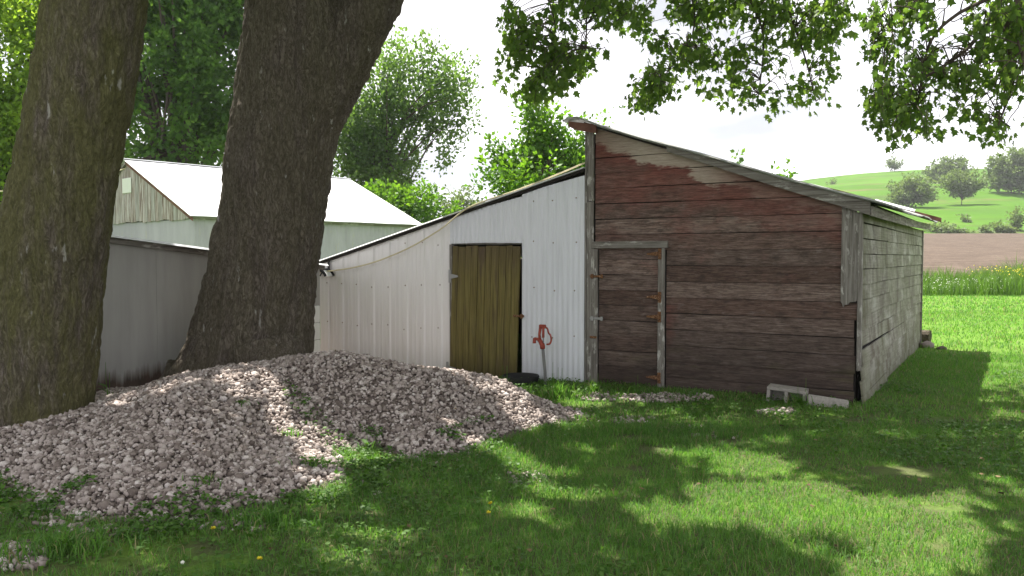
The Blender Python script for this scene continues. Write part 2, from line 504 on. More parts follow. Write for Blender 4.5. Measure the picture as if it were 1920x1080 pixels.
def make_barn_board():
    m = Mat('flaking_grey_gable_board')
    v = m.coord('Object'); ro = m.rand_obj()
    off = m.n('CombineXYZ', X=m.math('MULTIPLY', ro, 13.0), Y=ro, Z=m.math('MULTIPLY', ro, 17.0)).outputs[0]
    vv = m.n('VectorMath', {'operation': 'ADD'}, _0=v, _1=off).outputs[0]
    gr = m.noise(m.n('Mapping', Vector=vv, Scale=(12, 1, .8)).outputs[0], 1.5, 6.0, .65, .3)
    c = m.ramp(gr, [(.36, (.12, .085, .07)), (.48, (.30, .25, .225)), (.58, (.50, .47, .47))])
    c = m.mix(m.ramp(ro, [(.2, 0.0), (.8, .5)]), c, (.30, .31, .30))
    return m.surf(c, .9, m.bump(gr, .4, .01), spec=.15)
M_barnboard = make_barn_board()
def make_roof():
    m = Mat('galvanised_roof_sheet')
    v = m.coord('Object')
    a = m.noise(v, .9, 5.0, .6)
    c = m.ramp(a, [(.3, (.50, .51, .52)), (.6, (.68, .69, .70))])
    r = m.noise(m.coord('Object', (.6, 2.5, 1)), 1.1, 5.0, .65)
    c = m.mix(m.ramp(r, [(.64, 0.0), (.75, .5)]), c, (.30, .26, .22))
    return m.surf(c, .5, spec=.4)
M_roof = make_roof()
def make_oldroof():
    m = Mat('dull_corrugated_roof_sheet')
    v = m.coord('Object')
    a = m.noise(v, 1.7, 5.0, .65)
    c = m.ramp(a, [(.3, (.20, .21, .20)), (.6, (.36, .37, .36))])
    c = m.mix(m.ramp(m.noise(v, 4.0, 5.0), [(.55, 0.0), (.7, .6)]), c, (.13, .10, .08))
    return m.surf(c, .55, m.bump(a, .3, .01), spec=.35)
M_oldroof = make_oldroof()
M_rust = Mat('rusty_barge_board'); 
_a = M_rust.noise(M_rust.coord('Object'), 5.0, 5.0)
M_rust = M_rust.surf(M_rust.ramp(_a, [(.35, (.10, .045, .035)), (.65, (.22, .11, .085))]), .85)
def make_lowshed_wall():
    m = Mat('grey_stained_sheet_wall')
    v = m.coord('Object')
    s = m.noise(m.n('Mapping', Vector=v, Scale=(3.5, 3.5, .5)).outputs[0], 1.5, 5.0, .6)
    f = m.noise(v, 7.0, 4.0, .6)
    c = m.ramp(s, [(.3, (.315, .31, .29)), (.7, (.395, .39, .365))])
    c = m.mix(m.ramp(f, [(.66, 0.0), (.74, .4)]), c, (.33, .31, .26))
    x, y, z = m.sep(v)
    edge = m.math('ADD', z, m.math('MULTIPLY', m.math('SUBTRACT', m.noise(m.n('Mapping', Vector=v, Scale=(5, 5, .4)).outputs[0], 2.2, 5.0, .6), .5), .42))
    c = m.mix(m.ramp(edge, [(.2, .9), (.34, 0.0)]), c, m.ramp(f, [(.3, (.04, .026, .018)), (.7, (.11, .06, .04))]))
    return m.surf(c, .85, spec=.2)
M_lowshed = make_lowshed_wall()
def make_bark(name, moss):
    m = Mat(name)
    v = m.coord('Object')
    w = m.noise(m.n('Mapping', Vector=v, Scale=(3, 3, 2)).outputs[0], 2.0, 3.0)
    vv = m.n('VectorMath', {'operation': 'ADD'}, _0=v, _1=m.n('CombineXYZ', X=m.math('MULTIPLY', w, .12), Y=m.math('MULTIPLY', w, .10), Z=m.math('MULTIPLY', w, .05)).outputs[0]).outputs[0]
    r1 = m.noise(m.n('Mapping', Vector=vv, Scale=(34, 34, 6.5)).outputs[0], 1.0, 5.0, .62, .6)
    ridge = m.math('ABSOLUTE', m.math('SUBTRACT', m.math('MULTIPLY', r1, 2.0), 1.0))
    no = m.noise(m.n('Mapping', Vector=vv, Scale=(62, 62, 21)).outputs[0], 1.0, 6.0, .72, .3)
    big = m.noise(m.n('Mapping', Vector=v, Scale=(1.6, 1.6, .7)).outputs[0], 1.5, 4.0, .6)
    crack = m.ramp(ridge, [(.0, 0.0), (.16, 1.0)])
    h = m.math('ADD', m.math('MULTIPLY', crack, .6), m.math('MULTIPLY', no, .9))
    c = m.ramp(no, [(.3, (.15, .122, .10)), (.44, (.29, .242, .203)), (.58, (.40, .342, .29)), (.74, (.50, .44, .38))])
    c = m.mix(m.ramp(crack, [(0, .7), (.8, 0.0)]), c, (.06, .046, .037))
    c = m.mix(m.ramp(big, [(.35, .4), (.65, 0.0)]), c, (.15, .12, .098))
    if moss:
        c = m.mix(1.0, c, (.44, .44, .44), 'MULTIPLY')
        mo = m.noise(m.n('Mapping', Vector=v, Scale=(2.6, 2.6, .6), Location=(1, 0, 2)).outputs[0], 1.6, 5.0, .65)
        c = m.mix(m.ramp(mo, [(.33, 0.0), (.54, moss)]), c, m.ramp(no, [(.3, (.05, .05, .02)), (.55, (.115, .112, .042)), (.75, (.18, .172, .085))]))
        wp = m.noise(m.n('Mapping', Vector=v, Scale=(9, 9, 2.2), Location=(5, 1, 0)).outputs[0], 1.3, 4.0, .6)
        c = m.mix(m.ramp(wp, [(.66, 0.0), (.71, .7)]), c, (.40, .39, .36))
    return m.surf(c, .95, m.bump(h, .7, .024), spec=.1)
M_bark_moss = make_bark('mossy_maple_bark', .8)
M_bark = make_bark('grey_maple_bark', .22)
M_twig = Mat('twig_bark').surf((.07, .055, .042), .9)
def make_stone():
    m = Mat('pinkish_limestone')
    r = m.rand_island(); ro = m.rand_obj()
    k = m.math('FRACT', m.math('ADD', r, m.math('MULTIPLY', ro, 3.7)))
    f = m.noise(m.coord('Object'), 60.0, 3.0, .6)
    c = m.ramp(k, [(0, (.075, .06, .05)), (.14, (.175, .145, .126)), (.5, (.30, .258, .232)), (.85, (.415, .365, .332)), (1, (.55, .505, .47))])
    c = m.mix(m.ramp(f, [(.35, .4), (.6, 0.0)]), c, (.16, .125, .11))
    return m.surf(c, .9, m.bump(f, .3, .004), spec=.15)
M_stone = make_stone()
M_fines = Mat('gravel_fines')
_a = M_fines.noise(M_fines.coord('Object'), 45.0, 5.0, .7)
M_fines = M_fines.surf(M_fines.ramp(_a, [(.3, (.07, .055, .046)), (.7, (.22, .18, .16))]), .95, M_fines.bump(_a, .8, .02), spec=.1)
M_conc = Mat('rough_concrete')
_a = M_conc.noise(M_conc.coord('Object'), 24.0, 6.0, .7)
M_conc = M_conc.surf(M_conc.ramp(_a, [(.3, (.22, .205, .185)), (.7, (.36, .335, .305))]), .95, M_conc.bump(_a, .5, .006), spec=.15)
M_redpaint = Mat('faded_red_cast_iron')
_a = M_redpaint.noise(M_redpaint.coord('Object'), 22.0, 5.0, .6)
M_redpaint = M_redpaint.surf(M_redpaint.ramp(_a, [(.35, (.20, .035, .022)), (.65, (.38, .075, .05))]), .6, M_redpaint.bump(_a, .2, .004))
M_pipe = Mat('galvanised_pipe').surf((.17, .17, .165), .6)
M_rubber = Mat('black_rubber').surf((.018, .018, .019), .7)
M_blackp = Mat('black_plastic').surf((.015, .015, .017), .45)
M_whitep = Mat('white_plastic').surf((.75, .76, .76), .45)
M_rope = Mat('pale_yellow_cord').surf((.62, .56, .36), .8)
M_rustiron = Mat('rusty_iron')
_a = M_rustiron.noise(M_rustiron.coord('Object'), 60.0, 4.0)
M_rustiron = M_rustiron.surf(M_rustiron.ramp(_a, [(.3, (.045, .022, .014)), (.6, (.20, .095, .04)), (.75, (.42, .33, .25))]), .8)
M_zinc = Mat('zinc_hinge').surf((.34, .34, .33), .6, metal=.3)
M_whitepanel = make_painted_metal('white_panel', (.70, .72, .68), (.76, .77, .74), (.5, .5, .45))

# ------------------------------------------------------------------ terrain
def crest_px(px):
    return np.interp(px, [-3000, 300, 900, 1300, 1520, 1600, 1700, 1860, 2300, 4000], [430, 430, 412, 372, 336, 327, 320, 317, 332, 420])
def ground_h(x, y):
    x = np.asarray(x, float); y = np.asarray(y, float)
    z = np.zeros_like(x)
    near = np.clip((y - 3) / 6, 0, 1)
    z += (n2(x * .35, y * .35, 3, 2) - .5) * .05 * np.clip(1.4 - y / 30, 0, 1)
    # a little lower towards the lean-to
    z -= .10 * np.clip((1.0 - x) / 2.5, 0, 1) * np.clip((y - 8) / 2, 0, 1)
    # field rises to 6.1 m at 150 m
    t = np.clip((y - 38) / 112, 0, 1)
    zf = 6.1 * (t ** 1.15)
    z += zf
    # pasture hill behind
    az = np.where(y > 20, x / np.maximum(y, 20), x / 20)
    zc = EYE + (484 - crest_px(960 + az * FPX)) * 330 / FPX
    hh = np.clip((y - 150) / 180, 0, 1)
    over = np.clip((y - 330) / 250, 0, 1)
    rough = (n2(x * .02, y * .03, 9, 4) - .5) * 5.0 * np.clip((y - 150) / 30, 0, 1) * np.clip((340 - y) / 90, .12, 1)
    hill = np.where(y > 150, (zc - 6.1) * hh + rough - over * 6, 0)
    z += hill
    return z
def sheet(name, ys, fx, mat, kind='structure'):
    ys = np.asarray(ys, float); us = np.linspace(-1, 1, fx)
    us = np.sign(us) * np.abs(us) ** 1.5
    W = 30 + np.maximum(ys, 0) * 1.6
    X = us[None, :] * W[:, None]; Y = np.repeat(ys[:, None], fx, 1)
    Z = ground_h(X.ravel(), Y.ravel())
    V = np.stack([X.ravel(), Y.ravel(), Z], 1)
    i = np.arange(len(ys) - 1)[:, None] * fx + np.arange(fx - 1)[None, :]
    i = i.ravel()
    F = np.stack([i, i + 1, i + 1 + fx, i + fx], 1)
    o = obj_np(name, V, F, mat, None, True)
    o['kind'] = kind
    return o
lawn = sheet('lawn', np.concatenate([np.linspace(-12, 2, 15)[:-1], np.linspace(2, 14, 61)[:-1], np.linspace(14, 38, 40)]), 141, M_lawn)
field = sheet('ploughed_field', np.linspace(38, 150, 60), 91, M_field)
hillside = sheet('grassy_hill', np.concatenate([np.linspace(150, 340, 96)[:-1], np.linspace(340, 620, 20)]), 151, M_hill)

# bare dirt added between the pile and the sheds, cutting green bounce onto the steel wall
gx, gy = np.meshgrid(np.linspace(-5.0, -.6, 23), np.linspace(9.6, 15.5, 30))
dz_ = np.stack([gx.ravel(), gy.ravel(), ground_h(gx.ravel(), gy.ravel()) + .006], 1)
i = (np.arange(29)[:, None] * 23 + np.arange(22)[None]).ravel()
tag(obj_np('dirt', dz_, np.stack([i, i + 1, i + 24, i + 23], 1), M_fines, None, True), None, None, None, 'structure')

# ------------------------------------------------------------------ the red shed
YAW = math.radians(31.43)
O = np.array([3.668, 8.61, 0.0])
SX = np.array([math.cos(YAW), -math.sin(YAW), 0]); SY = np.array([math.sin(YAW), math.cos(YAW), 0])
def SW(x, y, z=0.0): return O + SX * x + SY * y + np.array([0, 0, z])
DEPTH = 6.65
RTX = [-3.45, -3.36, -3.24, -2.9, -2.4, -1.95, -1.52, -.59, -.05, .30]
RTZ = [3.255, 3.285, 3.292, 3.165, 2.985, 2.835, 2.69, 2.385, 2.215, 2.085]
def roof_top(x): return np.interp(x, RTX, RTZ)
def rake_low(x): return np.interp(x, [-3.4, -3.04, -2.35, -1.54, -.82, -.17, .05, .3], [3.21, 3.10, 2.90, 2.605, 2.331, 2.105, 2.026, 1.94])

shed = thing('wooden_shed', 'weathered red wooden shed with slanting tin roof, lapped boards and low plank door', 'shed', tuple(O), -YAW)
def wob(x, z, s, amp=.006):
    return (n2(np.atleast_1d(x) * 1.3, np.atleast_1d(z) * 9.0 + s * 3.1, 40 + s, 2) - .5)[0] * 2 * amp
def lap_board(name, parent, mat, u0, u1, z0, z1, axis='x', clip=None, n=7, off=0.0, tilt=(0, 0), seed=0, base=0.0, thick=.018):
    """one lapped board; u along the wall, outward normal is -y (axis x) or +x (axis y)"""
    V = []
    us = np.linspace(u0, u1, n + 1)
    for i, u in enumerate(us):
        zt = z1; zb = z0
        if clip is not None: zt = min(z1, clip(u)); zb = min(z0, zt - .004)
        k = (i / n)
        d = tilt[0] * (1 - k) + tilt[1] * k
        zb2 = zb + d + wob(u, z0, seed); zt2 = zt + d * (1 if zt == z1 else 0) + (wob(u, z1, seed) if zt == z1 else 0)
        dp = wob(u, z0 + 5, seed + 3, .005)
        ob = base + .014 + thick + off + dp; ot = base + .002 + thick + off * .6 + dp * .3
        for (o_, z_) in ((ob, zb2), (ot, zt2), (ot - thick, zt2), (ob - thick, zb2)):
            V.append((u, -o_, z_) if axis == 'x' else (o_, u, z_))
    F = []
    for i in range(n):
        a = i * 4; b = a + 4
        for j in range(4):
            k = (j + 1) % 4
            F.append((a + j, b + j, b + k, a + k))
    F.append((0, 1, 2, 3)); e = n * 4; F.append((e + 3, e + 2, e + 1, e))
    bm = bmesh.new()
    vs = [bm.verts.new(v) for v in V]
    for f in F: bm.faces.new([vs[i] for i in f])
    return obj_bm(name, bm, mat, parent)

# added near-black backing as shade behind the board gaps, and the closed rear of the shed (inset, so that the broken corner opens into darkness)
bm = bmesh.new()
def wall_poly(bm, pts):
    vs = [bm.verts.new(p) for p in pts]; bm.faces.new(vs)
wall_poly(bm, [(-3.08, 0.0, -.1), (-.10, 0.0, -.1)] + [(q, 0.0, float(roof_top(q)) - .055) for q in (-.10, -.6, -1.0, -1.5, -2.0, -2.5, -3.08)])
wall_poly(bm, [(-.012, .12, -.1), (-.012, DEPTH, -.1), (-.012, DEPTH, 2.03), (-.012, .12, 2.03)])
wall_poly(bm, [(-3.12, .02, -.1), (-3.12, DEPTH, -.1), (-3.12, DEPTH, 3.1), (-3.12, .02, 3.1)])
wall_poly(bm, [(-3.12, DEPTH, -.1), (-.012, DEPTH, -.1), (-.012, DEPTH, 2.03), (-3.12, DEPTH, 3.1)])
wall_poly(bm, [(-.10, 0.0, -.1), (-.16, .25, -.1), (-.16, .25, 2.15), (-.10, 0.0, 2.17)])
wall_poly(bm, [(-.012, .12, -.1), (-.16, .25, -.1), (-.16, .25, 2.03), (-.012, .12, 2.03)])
obj_bm('dark_backing', bm, M_dark, shed)

STEP = .189
lines = [-.045 + STEP * i for i in range(19)]
for i, z0 in enumerate(lines):
    z1 = z0 + STEP - random.uniform(.003, .007)  # gap bares the black backing, drawing a shadow line under each lap
    left = -3.065 if z0 > 1.62 else -2.13
    # where does the rake cut this board?
    xs = np.linspace(-3.08, -.02, 200)
    ok = xs[(rake_low(xs) + .05) > z0 + .02]
    if len(ok) == 0: continue
    right = min(ok.max(), -.03)
    if right < left + .05: continue
    if z0 < 1.05: right -= random.uniform(-.02, .015) + (.02 if z0 < .25 else 0)
    lap_board('board', shed, M_red, left, right, z0, z1, 'x', lambda u: float(rake_low(u)) + .05, n=9, seed=i, tilt=(random.uniform(-.006, .006), random.uniform(-.008, .006)))
# a short board closes the strip between post and door head
# door of the shed
door = None
for i, z0 in enumerate(np.arange(.03, 1.66, STEP)):
    z1 = min(z0 + STEP - random.uniform(.004, .008), 1.655)
    lap_board('door_board', shed, M_red, -3.015, -2.232, z0, z1, 'x', None, n=4, seed=60 + i, off=-.004, base=-.004, tilt=(random.uniform(-.005, .005), random.uniform(-.005, .005)))
lap_board('door_sill', shed, M_red, -3.06, -2.15, -.10, .04, 'x', None, n=4, seed=80, off=.012)
def plank(name, parent, mat, x0, x1, y0, y1, z0, z1, bev=.004, jit=.004):
    bm = bmesh.new(); vs = add_box(bm, x0, x1, y0, y1, z0, z1, bev)
    for v in vs:
        if v.is_valid: v.co += Vector((random.uniform(-jit, jit), random.uniform(-jit * .3, jit * .3), random.uniform(-jit, jit)))
    return obj_bm(name, bm, mat, parent)
plank('door_jamb', shed, M_trim_v, -3.105, -3.022, -.066, -.034, -.05, 1.665)
plank('door_jamb', shed, M_trim_v, -2.222, -2.142, -.068, -.034, -.06, 1.665)
plank('door_head', shed, M_trim_h, -3.095, -2.105, -.075, -.036, 1.672, 1.755)
# rusty strap hinges at the right, hasps at the left
for z in (1.60, 1.085, .85, .12):
    bm = bmesh.new()
    add_box(bm, -2.218, -2.178, -.082, -.066, z - .065, z + .065, .003)
    V = [(-2.222, -.062, z - .028), (-2.222, -.062, z + .028), (-2.37, -.056, z + .008), (-2.37, -.056, z - .008)]
    a = [bm.verts.new(v) for v in V]; b = [bm.verts.new((v[0], v[1] + .014, v[2])) for v in V]
    bm.faces.new(a); bm.faces.new(b[::-1])
    for k in range(4): bm.faces.new((a[k], b[k], b[(k + 1) % 4], a[(k + 1) % 4]))
    bmesh.ops.create_uvsphere(bm, u_segments=8, v_segments=5, radius=.012, matrix=Matrix.Translation((-2.198, -.085, z + .03)))
    bmesh.ops.create_uvsphere(bm, u_segments=8, v_segments=5, radius=.012, matrix=Matrix.Translation((-2.198, -.085, z - .03)))
    obj_bm('strap_hinge', bm, M_rustiron, shed)
for z, mt in ((1.325, M_rustiron), (.80, M_zinc), (.565, M_rustiron)):
    bm = bmesh.new()
    add_box(bm, -3.115, -2.935 if z > .6 else -3.02, -.080, -.066, z - .014, z + .014, .003)
    if z > .6:
        add_box(bm, -3.095, -3.06, -.10, -.080, z - .028, z + .028, .004)
        add_box(bm, -2.965, -2.935, -.088, -.0805, z - .026, z + .026, .003)
    obj_bm('hasp', bm, mt, shed)
# corner boards
plank('corner_board', shed, M_trim_v, -3.165, -3.075, -.062, -.034, -.12, 2.255)
plank('corner_board', shed, M_trim_v, -3.160, -3.078, -.066, -.034, 2.26, 3.16)
plank('corner_board', shed, M_trim_v, -3.195, -3.168, -.064, .06, -.12, 3.14)
bm = bmesh.new()    # right corner board ends in a jagged break
P = [(-.175, 1.09), (-.16, 1.07), (-.15, 1.03), (-.135, 1.055), (-.10, 1.06), (-.085, 1.085), (-.04, 1.09), (-.012, 1.10), (-.012, 2.03), (-.175, 2.10)]
a = [bm.verts.new((x, -.064, z)) for x, z in P]; b = [bm.verts.new((x, -.036, z)) for x, z in P]
bm.faces.new(a); bm.faces.new(b[::-1])
for k in range(len(P)): bm.faces.new((a[k], b[k], b[(k + 1) % len(P)], a[(k + 1) % len(P)]))
obj_bm('corner_board', bm, M_trim_v, shed)
plank('corner_board', shed, M_trim_v, -.010, .030, -.064, .022, .36, 2.03)
# black filler painted as the darkness of the broken opening
plank('dark_opening_fill', shed, M_dark, -.12, -.03, .03, .12, -.08, 2.0)

# side wall: lapped boards in staggered lengths
SS = .163
for c in range(13):
    z0 = -.03 + SS * c; z1 = min(z0 + SS - random.uniform(.004, .007), 2.04)
    if z0 > 1.98: break
    y = .03
    first = True
    cuts = []
    while y < DEPTH - .05:
        L = random.choice((2.4, 3.0, 3.6, 4.2))
        if first: L *= random.uniform(.5, 1.0); first = False
        y2 = min(DEPTH, y + L)
        if DEPTH - y2 < .4: y2 = DEPTH
        cuts.append((y, y2)); y = y2
    for k, (ya, yb) in enumerate(cuts):
        off = 0; tilt = (random.uniform(-.006, .004), random.uniform(-.006, .004))
        if c in (1, 2, 3) and k == 0: off = .02; tilt = (-.045, -.01); ya = .0
        if c in (0,) and k == 0: off = .05; tilt = (-.05, -.02); ya = -.01
        if c in (4, 5, 6) and k < 3: tilt = (random.uniform(-.012, .003), random.uniform(-.012, .004)); off = random.uniform(0, .008)
        lap_board('side_board', shed, M_side, ya, yb - .002, z0, z1, 'y', None, n=6, seed=100 + c * 7 + k, off=off, tilt=tilt)
# rear end edge board
plank('corner_board', shed, M_trim_v, -.05, .05, DEPTH + .002, DEPTH + .03, -.05, 2.03)

# rake boards along the front gable
def rake_piece(x0, x1, top, low, y0, y1, mat, n=8, name='rake_board'):
    V = []; F = []
    for x in np.linspace(x0, x1, n + 1):
        t = top(x); l = low(x)
        V += [(x, y0, l), (x, y0, t), (x, y1, t), (x, y1, l)]
    for i in range(n):
        a = i * 4; b = a + 4
        for j in range(4): F.append((a + j, b + j, b + (j + 1) % 4, a + (j + 1) % 4))
    F += [(0, 1, 2, 3), (n * 4 + 3, n * 4 + 2, n * 4 + 1, n * 4)]
    bm = bmesh.new(); vs = [bm.verts.new(v) for v in V]
    for f in F: bm.faces.new([vs[i] for i in f])
    return obj_bm(name, bm, mat, shed)
rake_piece(-3.05, -2.10, lambda x: float(roof_top(x)) - .052, lambda x: float(rake_low(x)) + .045, -.085, -.05, M_trim_h)
rake_piece(-2.10, .11, lambda x: float(roof_top(x)) - .022, lambda x: float(rake_low(x)) - .012, -.13, -.088, M_trim_h, 10)
rake_piece(-3.40, -3.02, lambda x: 3.225 + (x + 3.2) * -.18, lambda x: 3.125 + (x + 3.2) * -.22 + max(0, -3.3 - x) * .3, -.12, -.07, M_rust, 4, 'rafter_tail')
# soffit board
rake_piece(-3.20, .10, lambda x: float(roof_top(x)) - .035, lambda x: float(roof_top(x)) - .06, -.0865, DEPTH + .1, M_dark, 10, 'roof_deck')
# eave board along the side wall
V = []; F = []
ne = 8
for i in range(ne + 1):
    k = i / ne; y = -.13 + (DEPTH + .28) * k
    dz = .065 * k - .02 * math.sin(k * math.pi)
    V += [(.115, y, 1.985 + dz), (.115, y, 2.085 + dz), (.145, y, 2.08 + dz), (.145, y, 1.98 + dz)]
for i in range(ne):
    a = i * 4; b = a + 4
    for j in range(4): F.append((a + j, b + j, b + (j + 1) % 4, a + (j + 1) % 4))
F += [(0, 1, 2, 3), (ne * 4 + 3, ne * 4 + 2, ne * 4 + 1, ne * 4)]
obj_py('eave_board', V, F, M_trim_y, shed)
# soffit strip between wall and eave board
obj_py('soffit', [(.03, -.08, 2.045), (.115, -.08, 2.02), (.115, DEPTH + .1, 2.06), (.03, DEPTH + .1, 2.06)], [(0, 1, 2, 3)], M_trim_y, shed)

# corrugated roof: one sheet per width
def roof_sheets(parent, y0, y1, ny, xs, topf, mat, pitch=.068, amp=.009, lift=lambda x, y: 0.0, eave_end=None):
    edges = np.linspace(y0, y1, ny + 1)
    for s in range(ny):
        a, b = edges[s] - .03, edges[s + 1] + (.0 if s == ny - 1 else .02)
        m = int((b - a) / pitch * 6)
        ys = np.linspace(a, b, m)
        j = random.uniform(-.004, .004) + (.004 if s % 2 else 0)
        ex = random.uniform(-.03, .03)
        X = []; V = []
        xx = np.array(xs, float).copy(); xx[-1] += ex
        for x in xx:
            for y in ys:
                V.append((x, y, topf(x) + j + amp * math.sin(y / pitch * 2 * math.pi) + lift(x, y)))
        nx = len(xx)
        F = [(i * m + k, (i + 1) * m + k, (i + 1) * m + k + 1, i * m + k + 1) for i in range(nx - 1) for k in range(m - 1)]
        # underside for thickness
        n0 = len(V)
        V += [(v[0], v[1], v[2] - .004) for v in V]
        F += [tuple(n0 + q for q in f[::-1]) for f in F]
        for k in range(m - 1):
            F.append((k, k + 1, n0 + k + 1, n0 + k)); q = (nx - 1) * m
            F.append((q + k + 1, q + k, n0 + q + k, n0 + q + k + 1))
        for i in range(nx - 1):
            F.append((i * m, n0 + i * m, n0 + (i + 1) * m, (i + 1) * m))
        obj_py('roof_sheet', V, F, mat, parent)
def lift(x, y):
    k = max(0.0, min(1.0, (y + .1) / 7))
    return .10 * k + .012 * math.sin(x * 3.1 + y * 1.7) + (.03 * math.sin(x * 5) if y < .3 else 0) * .3
roof_sheets(shed, -.17, DEPTH + .2, 9, RTX[:-1] + [.12, .285], lambda x: float(roof_top(x)) - .012, M_oldroof, lift=lift)
# loose barge board standing proud at the far edge of the roof, with a bright tin strip
xs = np.linspace(-1.6, .31, 9)
V = []; F = []
for x in xs:
    z = float(roof_top(x)) + .13 + (.01 * math.sin(x * 4))
    V += [(x, DEPTH + .17, z - .05), (x, DEPTH + .17, z + .025), (x, DEPTH + .21, z + .025), (x, DEPTH + .21, z - .05)]
for i in range(8):
    a = i * 4; b = a + 4
    for j in range(4): F.append((a + j, b + j, b + (j + 1) % 4, a + (j + 1) % 4))
F += [(0, 1, 2, 3), (35, 34, 33, 32)]
obj_py('barge_board', V, F, M_rust, shed)
V = []; F = []
for x in np.linspace(-.75, -.1, 5):
    z = float(roof_top(x)) + .165
    V += [(x, DEPTH + .02, z - .03), (x, DEPTH + .165, z + .012), (x, DEPTH + .165, z + .016), (x, DEPTH + .02, z - .026)]
for i in range(4):
    a = i * 4; b = a + 4
    for j in range(4): F.append((a + j, b + j, b + (j + 1) % 4, a + (j + 1) % 4))
obj_py('tin_flashing', V, F, M_roof, shed)
V = [(x, DEPTH - 1.6 + q, float(roof_top(x)) + .105 + q * .03) for x in (-1.55, -1.1) for q in (0, .5)]
obj_py('tin_flashing', V + [(v[0], v[1], v[2] - .02) for v in V], [(0, 1, 3, 2), (4, 6, 7, 5), (0, 4, 5, 1), (1, 5, 7, 3), (3, 7, 6, 2), (2, 6, 4, 0)], M_roof, shed)

# concrete footing under the side wall
bm = bmesh.new(); add_box(bm, -.02, .10, -.03, DEPTH, -.15, -.035, .01); obj_bm('footing', bm, M_conc, shed)
bm = bmesh.new(); add_box(bm, -3.0, -.12, -.02, .08, -.2, -.05, .01); obj_bm('footing', bm, M_conc, shed)

# ------------------------------------------------------------------ white steel lean-to
lean = thing('steel_lean_to', 'white ribbed steel lean-to against the red shed with an olive plank door', 'shed', tuple(O), -YAW)
LX0, LX1 = -7.80, -3.19
def lean_top(x): return 1.475 + (x + 7.80) * .2585
def ribbed(name, x0, x1, zb, ztop, mat, pitch, rib, ripple, y=-.02):
    """a steel sheet with pressed ribs"""
    prof = []
    x = x0
    fine = .0114
    m = int((x1 - x0) / fine)
    for i in range(m + 1):
        x = x0 + (x1 - x0) * i / m
        u = ((x - x0) % pitch) / pitch
        d = 0
        if rib:
            w = .16
            t = abs(u - .5)
            d = .017 * max(0, min(1, (w - t) / .06)) + .004 * (1 if .08 < u < .14 or .86 < u < .92 else 0)
        else: d = ripple * .5 * (1 + math.sin(u * 2 * math.pi))
        prof.append((x, d))
    V = []
    zs = [0, .33, .66, 1.0]
    for (x, d) in prof:
        t = ztop(x)
        for k in zs:
            z = zb(x) + (t - zb(x)) * k
            V.append((x, y - d + wob(x * .6, z * .3, 7, .004), z))
    nz = 4
    F = [(i * nz + k, (i + 1) * nz + k, (i + 1) * nz + k + 1, i * nz + k + 1) for i in range(len(prof) - 1) for k in range(nz - 1)]
    return obj_py(name, V, F, mat, lean)
ribbed('steel_sheet', -7.775, -6.21, lambda x: -.25, lambda x: lean_top(x) - .01, M_cream, .305, True, 0, -.024)
ribbed('steel_sheet', -6.225, -5.262, lambda x: -.25, lambda x: lean_top(x) - .012, M_cream, .305, True, 0, -.031)
ribbed('steel_sheet', -5.275, -4.10, lambda x: 1.752 + .004 * math.sin(x * 5), lambda x: lean_top(x) - .035 - .06 * max(0, (x + 4.7)), M_bluish, .0755, False, .012, -.040)
ribbed('steel_sheet', -4.11, -3.20, lambda x: -.10 + .02 * math.sin(x * 7), lambda x: lean_top(x) - .05 - .055 * max(0, x + 3.75), M_bluish, .0755, False, .009, -.052)
# dark timber header under the roof, jambs, backing
plank('header', lean, M_trim_h, -5.25, -4.10, -.012, .02, 1.735, 1.775)
bm = bmesh.new()
wall_poly(bm, [(LX0 + .03, .0, -.3), (-5.27, .0, -.3), (-5.27, .0, lean_top(-5.27) - .03), (LX0 + .03, 0, lean_top(LX0) - .03)])
wall_poly(bm, [(-4.09, .0, -.3), (-3.19, .0, -.3), (-3.19, 0, lean_top(-3.19) - .03), (-4.09, 0, lean_top(-4.09) - .03)])
wall_poly(bm, [(-5.27, .0, 1.74), (-4.09, .0, 1.74), (-4.09, 0, lean_top(-4.09) - .03), (-5.27, 0, lean_top(-5.27) - .03)])
wall_poly(bm, [(LX0 + .03, 0, -.3), (LX0 + .03, 5.5, -.3), (LX0 + .03, 5.5, lean_top(LX0) - .03), (LX0 + .03, 0, lean_top(LX0) - .03)])
wall_poly(bm, [(LX0 + .03, 5.5, -.3), (-3.19, 5.5, -.3), (-3.19, 5.5, lean_top(-3.19) - .03), (LX0 + .03, 5.5, lean_top(LX0) - .03)])
obj_bm('framing', bm, M_dark, lean)
# roof
def simple_slab(name, parent, mat, pts_low, thick):
    V = list(pts_low) + [(p[0], p[1], p[2] + thick) for p in pts_low]
    return obj_py(name, V, [(3, 2, 1, 0), (4, 5, 6, 7), (0, 1, 5, 4), (1, 2, 6, 5), (2, 3, 7, 6), (3, 0, 4, 7)], mat, parent)
for i in range(6):
    a = LX0 - .10 + (LX1 - LX0 + .10) * i / 6; b = LX0 - .10 + (LX1 - LX0 + .10) * (i + 1) / 6
    simple_slab('roof_sheet', lean, M_roof, [(a, -.11, lean_top(a) + .002 * (i % 2)), (b, -.11, lean_top(b) + .002 * (i % 2)), (b, 5.6, lean_top(b)), (a, 5.6, lean_top(a))], .014)
simple_slab('rake_board', lean, M_trim_h, [(LX0 - .06, -.075, lean_top(LX0 - .06) - .062), (-5.9, -.075, lean_top(-5.9) - .062), (-5.9, -.055, lean_top(-5.9) - .062), (LX0 - .06, -.055, lean_top(LX0 - .06) - .062)], .055) if False else None
simple_slab('rake_board', lean, M_dark, [(LX0 - .05, -.085, lean_top(LX0 - .05) - .04), (LX1, -.085, lean_top(LX1) - .04), (LX1, -.06, lean_top(LX1) - .04), (LX0 - .05, -.06, lean_top(LX0 - .05) - .04)], .036)  # near-black strip painted as the shade under the roof edge
